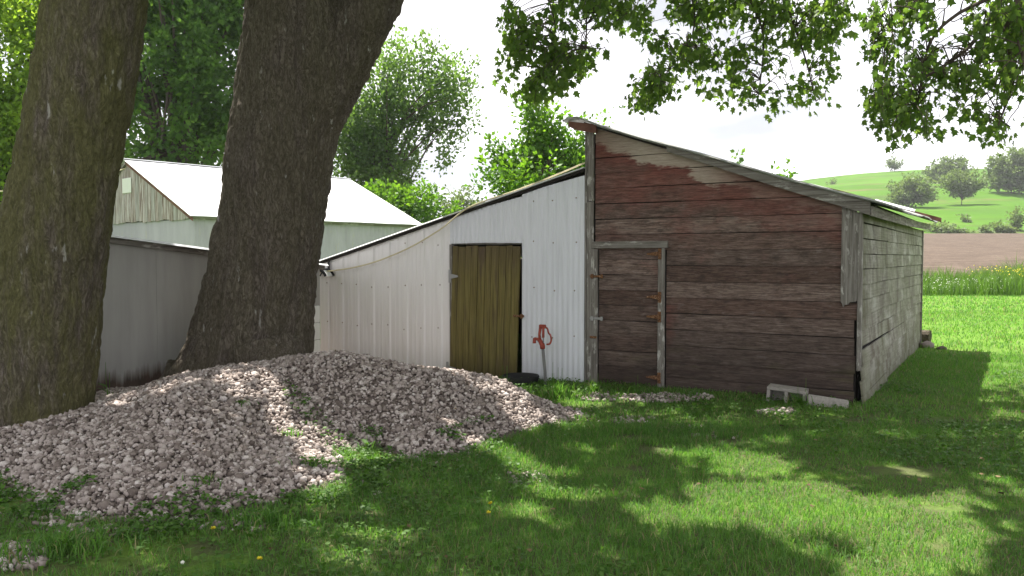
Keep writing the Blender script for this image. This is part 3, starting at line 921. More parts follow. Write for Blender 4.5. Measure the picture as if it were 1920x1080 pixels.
obj_py('sun_edge_strip', [(LX0 - .10, -.111, lean_top(LX0 - .1) + .017), (-5.35, -.111, lean_top(-5.35) + .017), (-5.35, -.128, lean_top(-5.35) + .0), (LX0 - .10, -.128, lean_top(LX0 - .1) + .0)], [(3, 2, 1, 0)], M_roof, lean)  # strip added and tilted so the roof edge catches sunlight
# plank door
nb = 10
xe = np.linspace(-5.215, -4.125, nb + 1) + np.concatenate([[0], np.array([random.uniform(-.015, .015) for _ in range(nb - 1)]), [0]])
for i in range(nb):
    a, b = xe[i] + .003, xe[i + 1] - .003
    bm = bmesh.new()
    dy = random.uniform(-.004, .004)
    vs = add_box(bm, a, b, -.075 + dy, -.045 + dy, -.16 + random.uniform(-.02, .01), 1.715 + random.uniform(-.012, .004), .004)
    for v in vs:
        if v.is_valid: v.co.x += (v.co.z - 1.7) * .036
    obj_bm('door_board', bm, M_olive, lean)
plank('door_jamb', lean, M_trim_v, -5.272, -5.225, -.07, -.03, -.2, 1.74)
plank('door_jamb', lean, M_dark, -4.125, -4.10, -.05, -.02, -.2, 1.74)
for z in (1.30, .02):
    bm = bmesh.new()
    xo = (z - 1.7) * .036
    add_box(bm, -5.262 + xo, -5.225 + xo, -.088, -.0755, z - .09, z + .09, .003)
    V = [(-5.222 + xo, z - .035), (-5.222 + xo, z + .035), (-5.10 + xo, z + .01), (-5.10 + xo, z - .01)]
    a = [bm.verts.new((v[0], -.094, v[1])) for v in V]; b = [bm.verts.new((v[0], -.081, v[1])) for v in V]
    bm.faces.new(a); bm.faces.new(b[::-1])
    for k in range(4): bm.faces.new((a[k], b[k], b[(k + 1) % 4], a[(k + 1) % 4]))
    obj_bm('hinge', bm, M_zinc, lean)
bm = bmesh.new(); add_box(bm, -4.22, -4.06, -.105, -.082, .775, .805, .004); add_box(bm, -4.10, -4.065, -.12, -.1055, .76, .82, .004)
obj_bm('latch', bm, M_rustiron, lean)
# nail heads
bm = bmesh.new()
for x in np.arange(-7.6, -3.3, .305):
    for z in (.55, 1.15, 1.75, 2.3):
        if -5.27 < x < -4.1 and z < 1.76: continue
        if z > lean_top(x) - .12: continue
        bmesh.ops.create_uvsphere(bm, u_segments=6, v_segments=4, radius=.009, matrix=Matrix.Translation((x + random.uniform(-.02, .02), -.062 if x > -5.27 else -.05, z + random.uniform(-.03, .03))))
o = obj_bm('nail_heads', bm, M_rustiron, lean); o['kind'] = 'stuff'

# ------------------------------------------------------------------ things at the sheds
# hose hanger
hh = thing('hose_hanger', 'black and white arched hose hanger screwed to the white steel wall', 'hose hanger', tuple(SW(-7.60, -.05, 1.27)), -YAW)
def arch(name, r0, r1, y0, y1, mat, a0=25, a1=155, n=14):
    V = []; F = []
    for i in range(n + 1):
        a = math.radians(a0 + (a1 - a0) * i / n)
        for (r, y) in ((r0, y0), (r1, y0), (r1, y1), (r0, y1)):
            V.append((r * math.cos(a), y, r * math.sin(a) - .06))
    for i in range(n):
        p = i * 4; q = p + 4
        for j in range(4): F.append((p + j, p + (j + 1) % 4, q + (j + 1) % 4, q + j))
    F += [(0, 3, 2, 1), (n * 4, n * 4 + 1, n * 4 + 2, n * 4 + 3)]
    obj_py(name, V, F, mat, hh)
arch('saddle', .150, .156, -.17, -.02, M_whitep)
arch('rim', .140, .185, -.185, -.172, M_blackp)
arch('rim', .140, .185, -.018, -.004, M_blackp)
bm = bmesh.new(); add_box(bm, .03, .07, -.02, -.002, .10, .26, .004); obj_bm('strap', bm, M_blackp, hh)
bm = bmesh.new(); add_box(bm, -.125, -.085, -.19, -.172, .04, .16, .004); obj_bm('strap', bm, M_blackp, hh)

# cord from the trunk to the lean-to roof
cp = [(-9.2, -.75, 1.34), (-8.6, -.45, 1.30), (-7.86, -.13, 1.325), (-6.87, -.125, 1.43), (-6.06, -.125, 1.65), (-5.40, -.125, 1.94), (-4.905, -.125, 2.235), (-4.2, -.09, 2.43), (-3.6, -.06, 2.61), (-3.2, -.055, 2.74)]
cp = smooth_path([SW(*p) for p in cp], 60)
V, F = tube_arrays(cp, np.full(60, .011), 6)
tag(obj_py('cord', V, fix(F), M_rope, None, True), 'pale yellow cord sagging from the big trunk to the lean-to roof', 'cord')

# yard hydrant
hyd = thing('yard_hydrant', 'red yard hydrant head on a leaning grey pipe before the white steel wall', 'hydrant', tuple(SW(-3.55, -.42, -.05)), -YAW)
MBp = MB(); MBp.tube([(0, 0, -.1), (-.012, 0, .2), (-.045, 0, .50)], [.019, .019, .019], 12)
MBp.build('pipe', M_pipe, hyd, True)
b = MB()
hx, hz = -.047, .49
def q(x, z): return (hx + x, 0, hz + z)
b.tube([q(.003, -.02), q(.0, .015), q(-.006, .05)], [.030, .034, .028], 12)                      # collar
b.tube([q(-.008, .03), q(-.03, .075), q(-.065, .098), q(-.115, .105)], [.030, .030, .020, .017], 12)     # spout
b.tube([q(-.115, .108), q(-.117, .065), q(-.117, .045)], [.019, .021, .024], 12)              # nozzle
b.tube([q(-.035, .08), q(-.045, .16), q(-.03, .245)], [.019, .017, .020], 10)                  # upright bracket
b.build('head', M_redpaint, hyd, True)
bm = bmesh.new(); add_box(bm, hx - .045, hx + .045, -.022, .022, hz + .235, hz + .285, .01)
add_box(bm, hx + .0, hx + .022, -.016, .016, hz + .12, hz + .24, .004)
obj_bm('lever_block', bm, M_redpaint, hyd)
b = MB(); b.tube(smooth_path([q(.03, .255), q(.07, .235), (hx + .085, 0, hz + .185), q(.115, .15), q(.122, .09), q(.10, .048), q(.06, .04)], 22), np.full(22, .0115), 8)
b.build('handle', M_redpaint, hyd, True)
b = MB(); b.tube([q(.012, .04), q(.012, .13)], [.006, .006], 8); b.build('rod', M_pipe, hyd, True)

# black rubber pan
pan = thing('rubber_pan', 'black rubber feed pan lying in the grass below the red hydrant', 'feed pan', tuple(SW(-3.95, -.36, -.10)), -YAW)
prof = [(0, .02), (.17, .02), (.19, .05), (.215, .155), (.235, .16), (.238, .145), (.215, .05), (.19, 0), (0, 0)]
n = 28; V = []; F = []
for r, z in prof:
    for i in range(n):
        a = 2 * math.pi * i / n; V.append((r * math.cos(a), r * math.sin(a), z))
for k in range(len(prof) - 1):
    for i in range(n):
        j = (i + 1) % n; F.append((k * n + i, k * n + j, (k + 1) * n + j, (k + 1) * n + i))
obj_py('bowl', V, F, M_rubber, pan, True)

# concrete blocks
bm = bmesh.new()
L, Hh, D = .40, .195, .19
add_box(bm, 0, L, 0, D, Hh - .035, Hh, .006)
add_box(bm, 0, L, 0, D, 0, .035, .006)
for x0 in (0, L / 2 - .018, L - .036): add_box(bm, x0 + .0005, x0 + .0355, .0015, D - .0015, .034, Hh - .034, .003)
add_box(bm, .03, L - .03, D - .02, D - .004, .03, Hh - .03)
o = obj_bm('concrete_block', bm, M_conc)
o.location = SW(-.855, -.42, -.015); o.rotation_euler = (math.radians(3), math.radians(4), -YAW + math.radians(4))
tag(o, 'hollow concrete block lying on its side with its cells facing outward', 'concrete block', 'concrete blocks at the shed corner')
bm = bmesh.new(); add_box(bm, 0, .40, 0, .19, 0, .15, .014)
for v in bm.verts: v.co += Vector((random.uniform(-.004, .004), random.uniform(-.004, .004), random.uniform(-.004, .004)))
o = obj_bm('concrete_block', bm, M_conc)
o.location = SW(-.435, -.46, .0); o.rotation_euler = (math.radians(-30), math.radians(4), -YAW + math.radians(3))
tag(o, 'solid tilted concrete block half sunk in the grass by the broken corner', 'concrete block', 'concrete blocks at the shed corner')
# things at the far corner
b = MB(); b.tube([SW(-.15, DEPTH + .25, .17), SW(.17, DEPTH + .2, .17)], [.11, .11], 12)
tag(b.build('log', M_bark), 'short dark log end poking out behind the far shed corner', 'log')
def rock_mesh(seed, sub=1):
    bm = bmesh.new(); bmesh.ops.create_icosphere(bm, subdivisions=sub, radius=1.0)
    r = random.Random(seed)
    sx, sy, sz = r.uniform(.8, 1.3), r.uniform(.7, 1.1), r.uniform(.5, .85)
    for v in bm.verts:
        k = r.uniform(.78, 1.12); v.co = Vector((v.co.x * sx * k, v.co.y * sy * k, v.co.z * sz * k))
    V = np.array([v.co[:] for v in bm.verts]); F = np.array([[v.index for v in f.verts] for f in bm.faces]); bm.free()
    return V, F
V, F = rock_mesh(5, 2)
for lab, p, s in (('pale flat stone beside the far shed corner', (.14, DEPTH - .1, .02), .13), ('smaller pinkish stone in the grass past the far shed corner', (.38, DEPTH - .25, -.01), .09)):
    o = obj_np('stone', V * s, F, M_stone); o.location = SW(*p); tag(o, lab, 'stone')

# ------------------------------------------------------------------ grey barn with the bright roof
BY = math.radians(41.8)
BO = np.array([-8.56, 22.0, 0.0])
barn = thing('barn', 'grey barn with a bright white tin roof and a boarded gable', 'barn', tuple(BO), -BY)
EH, RH, BW, BL = 2.71, 4.46, 7.88, 8.0
# local x to the right along the gable (x from -BW to 0), y back along the eaves
def rot_barn(): pass
obj_py('wall', [(-BW, 0, -.3), (0, 0, -.3), (0, 0, EH - .02), (-BW, 0, EH - .02)], [(0, 1, 2, 3)], M_barnwall, barn)
for i in range(8):
    y0, y1 = i, i + 1
    V = []; nseg = 24
    for k in range(nseg + 1):
        y = y0 + (y1 - y0) * k / nseg
        d = .008 * math.sin(k / nseg * 2 * math.pi * 6) + (.004 if i % 2 else 0)
        V += [(d, y, -.3), (d, y, EH - .01)]
    obj_py('wall_sheet', V, [(2 * k, 2 * k + 2, 2 * k + 3, 2 * k + 1) for k in range(nseg)], M_barnwall, barn)
obj_py('wall', [(-BW, BL, -.3), (0, BL, -.3), (0, BL, EH), (-BW / 2, BL, RH), (-BW, BL, EH)], [(4, 3, 2, 1, 0)], M_barnwall, barn)
obj_py('wall', [(-BW, 0, -.3), (-BW, BL, -.3), (-BW, BL, EH), (-BW, 0, EH)], [(0, 1, 2, 3)], M_barnwall, barn)
# gable boards, ragged along their feet
xb = -BW + .05
while xb < -.06:
    w = random.uniform(.17, .26)
    x2 = min(xb + w, -.05)
    def gz(x): return RH - .06 - abs(x + BW / 2) * (RH - EH) / (BW / 2)
    za, zb = gz(xb), gz(x2)
    zl = EH - .10 + random.uniform(-.03, .03)
    d = random.uniform(0, .015)
    if max(za, zb) > zl + .03:
        mid = -BW / 2
        P = [(xb + .006, zl), (x2 - .006, zl + random.uniform(-.01, .01)), (x2 - .006, max(zb, zl + .02))]
        if xb < mid < x2: P.append((mid, RH - .06))
        P.append((xb + .006, max(za, zl + .02)))
        bm = bmesh.new()
        a = [bm.verts.new((p[0], -.045 - d, p[1])) for p in P]; c = [bm.verts.new((p[0], -.012, p[1])) for p in P]
        bm.faces.new(a); bm.faces.new(c[::-1])
        for k in range(len(P)): bm.faces.new((a[k], c[k], c[(k + 1) % len(P)], a[(k + 1) % len(P)]))
        obj_bm('gable_board', bm, M_barnboard, barn)
    xb = x2
obj_py('gable_backing', [(-BW, -.005, EH - .1), (0, -.005, EH - .1), (-BW / 2, -.005, RH - .02)], [(0, 1, 2)], M_dark, barn)
bm = bmesh.new(); add_box(bm, -BW / 2 - .32, -BW / 2 + .28, -.085, -.062, 3.50, 3.95, .01); obj_bm('hatch_cover', bm, M_whitepanel, barn)
sl = (RH - EH) / (BW / 2)
for side in (1, -1):
    for i in range(8):
        y0 = -.18 + (BL + .3) * i / 8; y1 = -.18 + (BL + .3) * (i + 1) / 8
        xr = -BW / 2; xe_ = -BW / 2 + side * (BW / 2 + .16)
        ze = RH - sl * (BW / 2 + .16)
        lf = .004 * (i % 2)
        simple_slab('roof_sheet', barn, M_roof, [(xr, y0, RH + .03 + lf), (xe_, y0, ze + .03 + lf), (xe_, y1, ze + .03 + lf), (xr, y1, RH + .03 + lf)], .02)
    for yb in (-.12,):
        xr = -BW / 2; xe_ = -BW / 2 + side * (BW / 2 + .14); ze = RH - sl * (BW / 2 + .14)
        simple_slab('rake_board', barn, M_rust if side > 0 else M_trim_h, [(xr, yb, RH - .10), (xe_, yb, ze - .10), (xe_, yb + .03, ze - .10), (xr, yb + .03, RH - .10)], .125)
bm = bmesh.new(); add_box(bm, .03, .06, -.1, BL + .05, EH - .12, EH - .045); obj_bm('eave_board', bm, M_trim_y, barn)
bm = bmesh.new(); add_box(bm, -BW / 2 - .09, -BW / 2 + .09, -.19, BL + .13, RH + .045, RH + .07, .01); obj_bm('ridge_cap', bm, M_roof, barn)
# cable at the gable peak
BXv = np.array([math.cos(BY), -math.sin(BY), 0]); BYv = np.array([math.sin(BY), math.cos(BY), 0])
pk = BO + BXv * (-BW / 2) - BYv * .1 + np.array([0, 0, RH - .22])
cpts = smooth_path([pk, pk + np.array([-.9, -.6, -.42]), pk + np.array([-3.2, -2.2, -.85]), pk + np.array([-7, -5, -.2])], 30)
V, F = tube_arrays(cpts, np.full(30, .018), 6)
tag(obj_py('cable', V, fix(F), M_rope, None, True), 'thin pale cable running left from the barn gable peak', 'cable')

# ------------------------------------------------------------------ low grey shed between the trunks
GY = math.radians(24.9)
GO = np.array([-4.3, 8.7, 0.0])
low = thing('grey_lean_to', 'low grey sheet-walled shed with rusty stained foot behind the tree trunks', 'shed', tuple(GO), math.pi / 2 - GY)
# local x runs back along the visible wall, local +y goes to the left (away from view)
def low_top(x): return 1.755 - .092 * x
for (a, b_) in ((-.62, .62), (.62, 1.84), (1.84, 3.06), (3.06, 3.54)):
    off = .004 if a in (.62, 3.06) else 0
    simple = [(a, -off, -.35), (b_, -off, -.35), (b_, -off, low_top(b_)), (a, -off, low_top(a))]
    V = simple + [(p[0], .03, p[2]) for p in simple]
    obj_py('wall_sheet', V, [(0, 1, 2, 3), (7, 6, 5, 4), (0, 4, 5, 1), (1, 5, 6, 2), (2, 6, 7, 3), (3, 7, 4, 0)], M_lowshed, low)
obj_py('wall', [(-.615, .031, -.35), (-.615, 2.6, -.35), (-.615, 2.6, low_top(-.6) - .01), (-.615, .031, low_top(-.6) - .01)], [(0, 1, 2, 3)], M_lowshed, low)
obj_py('wall', [(-.6, 2.6, -.35), (3.54, 2.6, -.35), (3.54, 2.6, low_top(3.54) - .01), (-.6, 2.6, low_top(-.6) - .01)], [(3, 2, 1, 0)], M_lowshed, low)
simple_slab('rake_board', low, M_trim_h, [(-.72, -.05, low_top(-.72) - .045), (3.6, -.05, low_top(3.6) - .045), (3.6, -.006, low_top(3.6) - .045), (-.72, -.006, low_top(-.72) - .045)], .06)
simple_slab('roof_sheet', low, M_roof, [(-.75, -.10, low_top(-.75) + .02), (3.6, -.10, low_top(3.6) + .02), (3.6, 2.7, low_top(3.6) + .02), (-.75, 2.7, low_top(-.75) + .02)], .016)
# added strip tilted to catch the sun, for a bright line along the roof
obj_py('sun_edge_strip', [(-.75, -.101, low_top(-.75) + .037), (3.6, -.101, low_top(3.6) + .037), (3.6, -.125, low_top(3.6) + .012), (-.75, -.125, low_top(-.75) + .012)], [(3, 2, 1, 0)], M_roof, low)
# white door sections standing against it, past the big trunk
wp = thing('white_panel_stack', 'white ribbed door section leaning between the big trunk and steel wall', 'door panel', tuple(GO + np.array([math.sin(GY), math.cos(GY), 0]) * 3.0 + np.array([.10, -.12, -.1])), math.pi / 2 - GY)
for i in range(4):
    bm = bmesh.new(); add_box(bm, -.6, .40, -.03, .0, .245 * i, .245 * i + .237, .01); add_box(bm, -.58, .38, -.036, -.0305, .245 * i + .05, .245 * i + .18, .003)
    obj_bm('panel', bm, M_whitepanel, wp)

# ------------------------------------------------------------------ trunks
def trunk_mesh(tubes, voxel, mat, name, parent, seed, amp=.022, knots=()):
    bm = bmesh.new()
    for pts, rads in tubes:
        V, F = tube_arrays(pts, rads, 28)
        vs = [bm.verts.new(v) for v in V]
        for f in fix(F):
            bm.faces.new([vs[i] for i in f])
    bmesh.ops.recalc_face_normals(bm, faces=bm.faces[:])
    me = bpy.data.meshes.new('tmp'); bm.to_mesh(me); bm.free()
    tmp = bpy.data.objects.new('tmp', me); COL.objects.link(tmp)
    md = tmp.modifiers.new('r', 'REMESH'); md.mode = 'VOXEL'; md.voxel_size = voxel
    sm = tmp.modifiers.new('s', 'SMOOTH'); sm.factor = .5; sm.iterations = 10
    dg = bpy.context.evaluated_depsgraph_get(); dg.update()
    ev = tmp.evaluated_get(dg)
    me2 = bpy.data.meshes.new_from_object(ev)
    bpy.data.objects.remove(tmp)
    nv = len(me2.vertices)
    co = np.empty(nv * 3); me2.vertices.foreach_get('co', co); co = co.reshape(-1, 3)
    no = np.empty(nv * 3); me2.vertices.foreach_get('normal', no); no = no.reshape(-1, 3)
    warp = (fbm(co * [2, 2, 1.2], seed + 5, 2) - .5)[:, None] * .12
    p = co + warp
    r1 = 1 - np.abs(2 * fbm(p * [15, 15, 3.2], seed, 2) - 1)
    r2 = 1 - np.abs(2 * fbm(p * [24, 24, 7], seed + 31, 2) - 1)
    big = fbm(co * [2.2, 2.2, 1.1], seed + 77, 2) - .5
    d = amp * .75 * (1.2 - 1.5 * np.clip(r1 - .55, 0, 1) * 2.2) - amp * .7 * np.clip(r2 - .6, 0, 1) * 2 + big * .06
    for (kc, kr, kh) in knots:
        dist = np.linalg.norm(co - np.array(kc), axis=1) / kr
        d += kh * np.exp(-dist ** 2 * 2) - kh * 1.2 * np.exp(-(dist * 2.4) ** 2)
    co = co + no * d[:, None]
    me2.vertices.foreach_set('co', co.ravel())
    for pl in me2.polygons: pl.use_smooth = True
    me2.materials.clear(); me2.materials.append(mat); me2.update()
    me2.name = name
    return link(bpy.data.objects.new(name, me2), parent)

def axis_from_px(rows, D):
    """rows of (py, left px, right px) -> centre points and radii at depth D"""
    P = []; R = []
    for py, l, r in rows:
        c = at((l + r) / 2, py, D); P.append(c); R.append((r - l) / 2 * D / FPX)
    return np.array(P), np.array(R)

mapleL = thing('maple_tree', 'mossy leaning tree trunk at the left edge, gravel heaped against its foot', 'tree', (-3.95, 6.95, 0))
rows = [(900, -60, 185), (850, -45, 175), (760, -28, 170), (620, -14, 184), (480, -3, 190), (330, 36, 210), (180, 64, 240), (0, 92, 268), (-180, 118, 290), (-420, 160, 320)]
P, R = axis_from_px(rows, 6.95)
PL = P.copy(); lo = np.array(mapleL.location)
topL = P[-1]
trunk_mesh([(P - lo, R * .97),
            (np.array([P[-2], P[-1] + [.4, -.3, .6], P[-1] + [1.2, -.9, 1.7]]) - lo, [.30, .26, .2])], .021, M_bark_moss, 'trunk', mapleL, 3)
mapleB = thing('maple_tree', 'large grey maple trunk forking above the gravel pile, leafy boughs overhead', 'tree', (-2.95, 9.1, 0))
lo = np.array(mapleB.location)
rows = [(800, 285, 625), (745, 300, 610), (712, 322, 596), (660, 350, 586), (580, 374, 590), (500, 394, 594), (400, 414, 608), (280, 428, 626), (200, 440, 640), (100, 456, 655), (0, 466, 642), (-120, 484, 622), (-300, 540, 650), (-520, 600, 690)]
P, R = axis_from_px(rows, 9.1)
PB = P.copy()
rl = [(360, 470, 600), (260, 480, 625), (170, 535, 672), (90, 590, 708), (0, 648, 758), (-90, 692, 782), (-190, 745, 825)]
P2, R2 = axis_from_px(rl, 9.05)
R2 = R2 * np.array([.9, .92, .95, .95, .95, .97, 1])
fl = [np.array([at(360, 700, 8.9), at(345, 722, 8.9), at(316, 745, 8.85), at(280, 790, 8.8)]), [.30, .25, .20, .14]]
fl2 = [np.array([at(500, 660, 8.7), at(520, 730, 8.5), at(530, 790, 8.3)]), [.40, .34, .25]]
kc = np.array([at(497, 305, 8.52)]) - lo
trunk_mesh([(P - lo, R * .97), (P2 - lo, R2 * .97), (fl[0] - lo, fl[1]), (fl2[0] - lo, fl2[1])], .022, M_bark, 'trunk', mapleB, 9, amp=.026, knots=[(kc[0], .26, .05)])
# third tree: beyond the right edge of the photograph; only its boughs reach in
mapleR = thing('maple_tree', 'maple whose leafy boughs hang into the top right corner, its trunk out of view', 'tree', (7.6, 5.4, 0))
lo = np.array(mapleR.location)
PR = np.array([[7.6, 5.4, -.2], [7.6, 5.4, .4], [7.55, 5.4, 1.5], [7.45, 5.45, 2.8], [7.35, 5.5, 4.2], [7.3, 5.6, 6.0], [7.3, 5.6, 8.0]])
trunk_mesh([(PR - lo, [.62, .5, .42, .38, .34, .26, .12])], .03, M_bark, 'trunk', mapleR, 21)

# ------------------------------------------------------------------ leaves
TPL = np.array([(0, 0, 0), (.17, .10, -.04), (.42, .22, -.10), (.26, .36, -.05), (.46, .60, -.12), (.19, .62, -.04), (0, 1.0, -.10), (-.19, .62, -.04), (-.46, .60, -.12), (-.26, .36, -.05), (-.42, .22, -.10), (-.17, .10, -.04), (0, .42, .02)])
TFL = np.array([(12, i, (i + 1) % 12) for i in range(12)])
TPS = np.array([(0, 0, 0), (.40, .35, -.09), (.22, .72, -.05), (0, 1, -.08), (-.22, .72, -.05), (-.40, .35, -.09)])
TFS = np.array([(0, 1, 2), (0, 2, 3), (0, 3, 4), (0, 4, 5)])
TPD = np.array([(0, 0, 0), (.34, .5, -.06), (0, 1, -.02), (-.34, .5, -.06)])
TFD = np.array([(0, 1, 2), (0, 2, 3)])
def norm(a): return a / (np.linalg.norm(a, axis=1)[:, None] + 1e-9)
def leaves(P, axis, nrm, L, tp, tf):
    axis = norm(axis); b = norm(np.cross(axis, nrm)); n = np.cross(b, axis)
    L = np.broadcast_to(np.asarray(L, float), (len(P),))[:, None, None]
    V = P[:, None, :] + L * (tp[None, :, 0:1] * b[:, None, :] + tp[None, :, 1:2] * axis[:, None, :] + tp[None, :, 2:3] * n[:, None, :])
    F = tf[None] + (np.arange(len(P)) * len(tp))[:, None, None]
    return V.reshape(-1, 3), F.reshape(-1, 3)

# sunlit gaps in the shade (pixel outlines of the lit patches, with the height of the surface they fall on)
LIT = [([(1235, 840), (1330, 830), (1420, 842), (1505, 862), (1495, 884), (1350, 884), (1245, 872)], 0.03),
       ([(1170, 935), (1300, 900), (1500, 888), (1640, 915), (1800, 915), (1890, 950), (1850, 1010), (1800, 1090), (1560, 1090), (1520, 1035), (1400, 985), (1280, 975), (1190, 965)], 0.03),
       ([(560, 785), (640, 795), (710, 830), (710, 872), (640, 862), (590, 825)], 0.08),
       ([(470, 718), (560, 765), (640, 835), (665, 870), (620, 876), (560, 825), (470, 765), (425, 742)], 0.2),
       ([(725, 670), (800, 688), (905, 735), (1015, 790), (960, 808), (860, 765), (790, 735), (735, 702)], 0.32),
       ([(930, 775), (1000, 785), (1065, 798), (1000, 818), (930, 808)], 0.03),
       ([(975, 888), (1060, 872), (1185, 888), (1205, 920), (1100, 926), (1000, 916)], 0.03),
       ([(545, 872), (600, 876), (645, 902), (580, 908)], 0.10),
       ([(1040, 742), (1145, 755), (1120, 768), (1050, 762)], 0.0),
       ([(900, 935), (1010, 930), (1040, 960), (930, 965)], 0.03),
       ([(600, 985), (720, 975), (800, 1000), (700, 1015)], 0.03)]
LITW = [(np.array([gpt(x, y, h)[:2] for x, y in poly]), h) for poly, h in LIT]
s0 = SUN / SUN[2]
def lit_mask(P, grow=0.0):
    m = np.zeros(len(P), bool)
    for poly, h in LITW:
        g = P - (P[:, 2] - h)[:, None] * s0[None]
        jx = (n2(g[:, 0] * 5, g[:, 1] * 5, 60, 2) - .5) * .22; jy = (n2(g[:, 0] * 5, g[:, 1] * 5, 61, 2) - .5) * .22
        m |= in_poly(g[:, 0] + jx, g[:, 1] + jy, poly)
    return m
def project(P):
    rel = P - np.array([0, 0, EYE])
    df = rel[:, 1] * _cp - rel[:, 2] * _sp; du = rel[:, 1] * _sp + rel[:, 2] * _cp
    df = np.where(np.abs(df) < 1e-3, 1e-3, df)
    return np.where(df > 0, 960 + FPX * rel[:, 0] / df, -9999), np.where(df > 0, 540 - FPX * du / df, -9999), df

# --- boughs that hang into the picture
POLY = {
 'a': (1, 9.0, [(935, -10), (1215, -10), (1160, 60), (1180, 80), (1110, 105), (1100, 130), (1075, 145), (1030, 182), (985, 178), (975, 140), (932, 152), (945, 95), (965, 70), (938, 30)]),
 'b': (1, 9.2, [(1185, -10), (1595, -10), (1592, 50), (1560, 70), (1575, 120), (1562, 190), (1535, 222), (1490, 215), (1440, 195), (1420, 246), (1395, 205), (1330, 165), (1285, 182), (1185, 197), (1188, 160), (1240, 110), (1195, 60), (1180, 30)]),
 'c': (2, 7.0, [(1600, 60), (1640, -10), (1930, -10), (1930, 130), (1900, 170), (1860, 200), (1810, 218), (1760, 200), (1735, 250), (1700, 264), (1680, 240), (1640, 225), (1635, 195), (1600, 206), (1640, 150), (1640, 100)]),
 'd': (2, 7.0, [(1855, 200), (1880, 205), (1890, 240), (1860, 255), (1840, 238)]),
}
HOLES = [(1375, 62, 46, 22), (1150, 70, 40, 26), (1110, 60, 18, 12), (1330, 135, 50, 14), (1480, 110, 40, 24), (1440, 150, 50, 14), (1545, 35, 16, 10), (1240, 45, 24, 12), (1720, 150, 40, 18), (1680, 100, 20, 14), (1800, 170, 34, 12), (1850, 120, 24, 14), (1650, 40, 20, 14), (1880, 180, 30, 14)]
NSP = {'a': 165, 'b': 300, 'c': 245, 'd': 9}
hang = {1: [], 2: []}
sprays = {1: [], 2: []}
for key, (tr, D, poly) in POLY.items():
    xs_ = [p[0] for p in poly]; ys_ = [p[1] for p in poly]
    cnt = 0; tries = 0
    while cnt < NSP[key] and tries < 9000:
        tries += 1
        x = rng.uniform(min(xs_), max(xs_)); y = rng.uniform(min(ys_), max(ys_))
        if not in_poly(np.array([x]), np.array([y]), poly)[0]: continue
        if any(((x - a) / c) ** 2 + ((y - b) / d) ** 2 < 1 for a, b, c, d in HOLES): continue
        # thinner towards the lower right of the middle bough
        if key == 'b' and y > 100 and x > 1330 and rng.random() < .45: continue
        if n2(np.array([x / 46.0]), np.array([y / 34.0]), 400, 2)[0] < .40: continue
        dd = D + rng.uniform(-.5, .5)
        sprays[tr].append(at(x, y - 6, dd)); cnt += 1
SPG = np.concatenate([np.array(sprays[k]) for k in (1, 2)])
SPG = SPG - SPG[:, 2:3] * s0[None]
bough_hist, bx_, by_ = np.histogram2d(SPG[:, 0], SPG[:, 1], bins=(60, 50), range=((-6, 12), (0, 15)))
# --- overhead crown, out of view, carved to shape shade and sun patches on the yard
NC = 2300
gx = rng.uniform(-7.5, 9.5, NC); gy = rng.uniform(1.2, 9.6, NC)
keep = gy < 9.15 + (n2(gx * .8, gy * 0, 71, 2) - .5) * .9 + np.where(gx < .5, .9, 0)
gx, gy = gx[keep], gy[keep]
cz = rng.uniform(5.6, 9.5, len(gx))
CC = np.stack([gx, gy, np.zeros(len(gx))], 1) + cz[:, None] * s0[None]
px, py, df = project(CC)
ok = (py < -60) | (df < 0) | (px < -150) | (px > 2070)
CC = CC[ok]
nl = 34
Pc = np.repeat(CC, nl, 0)
rel = rng.normal(0, 1, (len(Pc), 3)) * np.array([.30, .30, .17])
Pl = Pc + rel
ax = norm(rel * [1, 1, .3] + np.array([0, 0, -.28])) + rng.normal(0, .3, Pl.shape)
nr = np.array([0, 0, 1.0]) + rng.normal(0, .45, Pl.shape)
Ll = rng.uniform(.12, .20, len(Pl))
px, py, df = project(Pl + norm(ax) * (Ll * .5)[:, None])
GG = Pl - Pl[:, 2:3] * s0[None]
hi_ = np.clip(((GG[:, 0] + 6) / .3).astype(int), 0, 59); hj_ = np.clip((GG[:, 1] / .3).astype(int), 0, 49)
under = (bough_hist[hi_, hj_] > 0) & (rng.random(len(Pl)) < .8)
dap = n2(GG[:, 0] * 2.4, GG[:, 1] * 2.4, 500, 2) > .70
keepshade = n2(GG[:, 0] * 1.7, GG[:, 1] * 2.3, 501, 2) > .68
ok = ~(lit_mask(Pl + norm(ax) * (Ll * .5)[:, None]) & ~keepshade) & ~under & ~dap & ((py < -12) | (df < 0.3) | (px < -20) | (px > 1940))
Pl, ax, nr, Ll = Pl[ok], ax[ok], nr[ok], Ll[ok]
owner = np.where(Pl[:, 0] > 3.0 + (Pl[:, 1] - 8) * .1, 2, np.where((Pl[:, 0] < -2.2) & (Pl[:, 1] < 8.6) | (Pl[:, 0] < -4.5) | (Pl[:, 1] < 5.5), 0, 1))
trees3 = [mapleL, mapleB, mapleR]
crown_pts = [CC[(np.where(CC[:, 0] > 3.0 + (CC[:, 1] - 8) * .1, 2, np.where((CC[:, 0] < -2.2) & (CC[:, 1] < 8.6) | (CC[:, 0] < -4.5) | (CC[:, 1] < 5.5), 0, 1))) == k] for k in range(3)]

